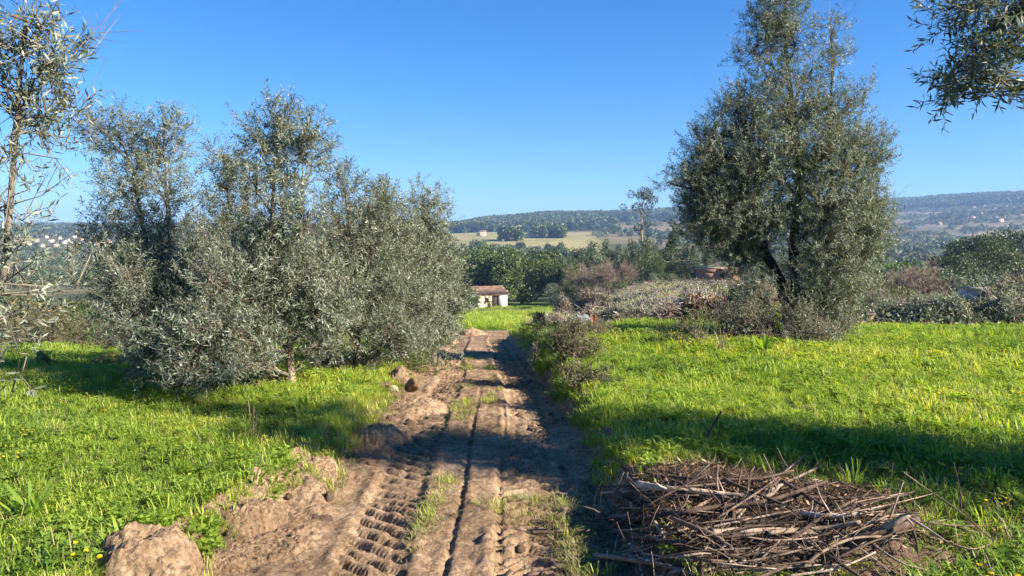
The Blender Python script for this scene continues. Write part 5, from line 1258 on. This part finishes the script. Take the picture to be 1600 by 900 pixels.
for i in range(16):                        # strays round the right end, in the grass
    px, py = q.uniform(1330, 1560), q.uniform(785, 885); a = q.uniform(-.6, .6); L = q.uniform(40, 150); up = q.uniform(.0, .05)
    branch("stray dry stick in the grass right of the pile", [(px - math.cos(a) * L / 2, py + math.sin(a) * L / 2, up), (px, py + q.normal(0, 4), up + .03), (px + math.cos(a) * L / 2, py - math.sin(a) * L / 2, up)], q.uniform(.003, .006), .002, float(q.uniform(.3, 1)), seed=1100 + i, twigs=3, name="dry_stick", group="stray sticks right of the pile")
# fine litter of twigs, roots and straw in and round the pile
n = 6500; x = q.normal(1.32, .44, n); y = q.normal(3.95, .38, n); z = surf(x, y) + pile_h(x, y) * q.uniform(.2, 1.0, n) + q.uniform(0, .02, n)
D = rdir_g(q, n) * [1, 1, .35]; D = nrm(D); L = q.uniform(.03, .16, n)[:, None]; Pq = np.stack([x, y, z], 1); r = q.uniform(.0008, .0028, n)
g = Geo(); V, F = prisms(Pq - D * L / 2, Pq + D * L / 2 + q.normal(0, .006, (n, 3)), r, r * .6); g.add(V, F, np.repeat(np.clip(q.normal(.3, .3, n), 0, 1), 6)); tag(obj("twig_litter", g, M['stick']), "fine twigs and root bits littering the stick pile", None, None, "stuff")
g = Geo(); X, Y = np.meshgrid(np.linspace(.2, 2.7, 90), np.linspace(2.9, 5.0, 70)); Z = surf(X, Y) + pile_h(X, Y) * .75 + .03 * fbm(X * 9, Y * 9, 95, 4) * np.minimum(1, pile_h(X, Y) * 12) - .03 - .10 * (1 - np.minimum(1, pile_h(X, Y) * 12))
i, j = np.meshgrid(np.arange(69), np.arange(89), indexing='ij'); g.add(np.stack([X, Y, Z], -1).reshape(-1, 3), np.stack([i * 90 + j, i * 90 + j + 1, (i + 1) * 90 + j + 1, (i + 1) * 90 + j], -1).reshape(-1, 4))
m_ = 2600; x = q.normal(1.32, .42, m_); y = q.normal(3.95, .36, m_); lg = Geo(); leaves(lg, np.stack([x, y, surf(x, y) + pile_h(x, y) * q.uniform(.4, 1, m_) + .01], 1), rdir_g(q, m_) * [1, 1, .5], rdir_g(q, m_), q.uniform(.02, .06, m_), q.uniform(.006, .014, m_), q.uniform(0, 1, m_)); tag(obj("dead_leaf_litter", lg, M['dry']), "dead brown leaves caught between the sticks of the pile", None, None, "stuff")
tag(obj("pile_earth", g, M['dark_clod'], None, True), "dark earth and root mat under the stick pile", None, None, "stuff")

# ---------------------------------------------------------------- single weeds and dry tufts
def weed(label, px, py, n, h, w, lean, seed, mat='grass', name="leafy_weed", cat="weed"):
    p = gp(px, py); o = obj(name, blades(n, h, .05, w, lean, seed, .2, .6), M[mat]); o.location = (float(p[0]), float(p[1]), float(surf(p[0], p[1]))); tag(o, label, cat); return o
weed("broad leaved weed clump in the grass at the left edge", 45, 815, 26, .22, .026, .8, 901); weed("leafy weed rosette on the left verge above the mounds", 395, 765, 30, .17, .016, 1.0, 902)
weed("bright strap leaved weed in front of the big olive", 1195, 556, 30, .30, .03, .9, 903); weed("weed clump on the shaded left verge", 470, 640, 24, .16, .016, .9, 904)
weed("dry upright straw tuft before the big olive", 1128, 556, 60, .34, .006, .35, 905, 'straw', "dry_grass_tuft", "grass tuft"); weed("dry straw tuft standing in the stick pile", 1170, 782, 70, .16, .004, .6, 906, 'straw', "dry_grass_tuft", "grass tuft")
weed("dry straw stalks at the right foot of the big olive", 1282, 542, 40, .34, .006, .4, 907, 'straw', "dry_grass_tuft", "grass tuft"); weed("long pale stalks in the left grass before the row", 90, 690, 10, .40, .004, .7, 908, 'straw', "dry_grass_tuft", "grass tuft")
weed("pale seed stalks in the grass near the shaded verge", 400, 690, 9, .34, .004, .4, 909, 'straw', "dry_grass_tuft", "grass tuft"); weed("tall green grass clump at the right edge of the stick pile", 1330, 772, 40, .2, .008, .5, 910, 'grass', "grass_clump", "grass tuft")

# ---------------------------------------------------------------- air
g = Geo(); box(g, (0, 0, 82), (12400, 12400, 224))
hm = bpy.data.materials.new("thin_haze"); hm.use_nodes = True; hn = hm.node_tree.nodes; hn.remove(hn["Principled BSDF"])
pv = hn.new("ShaderNodeVolumePrincipled"); pv.inputs['Color'].default_value = (.36, .60, 1.0, 1); pv.inputs['Density'].default_value = .00021; pv.inputs['Anisotropy'].default_value = .0
hm.node_tree.links.new(pv.outputs[0], hn["Material Output"].inputs['Volume'])
o = obj("haze", g, hm); o["kind"] = "stuff"; o["label"] = "thin blue haze over the valley"
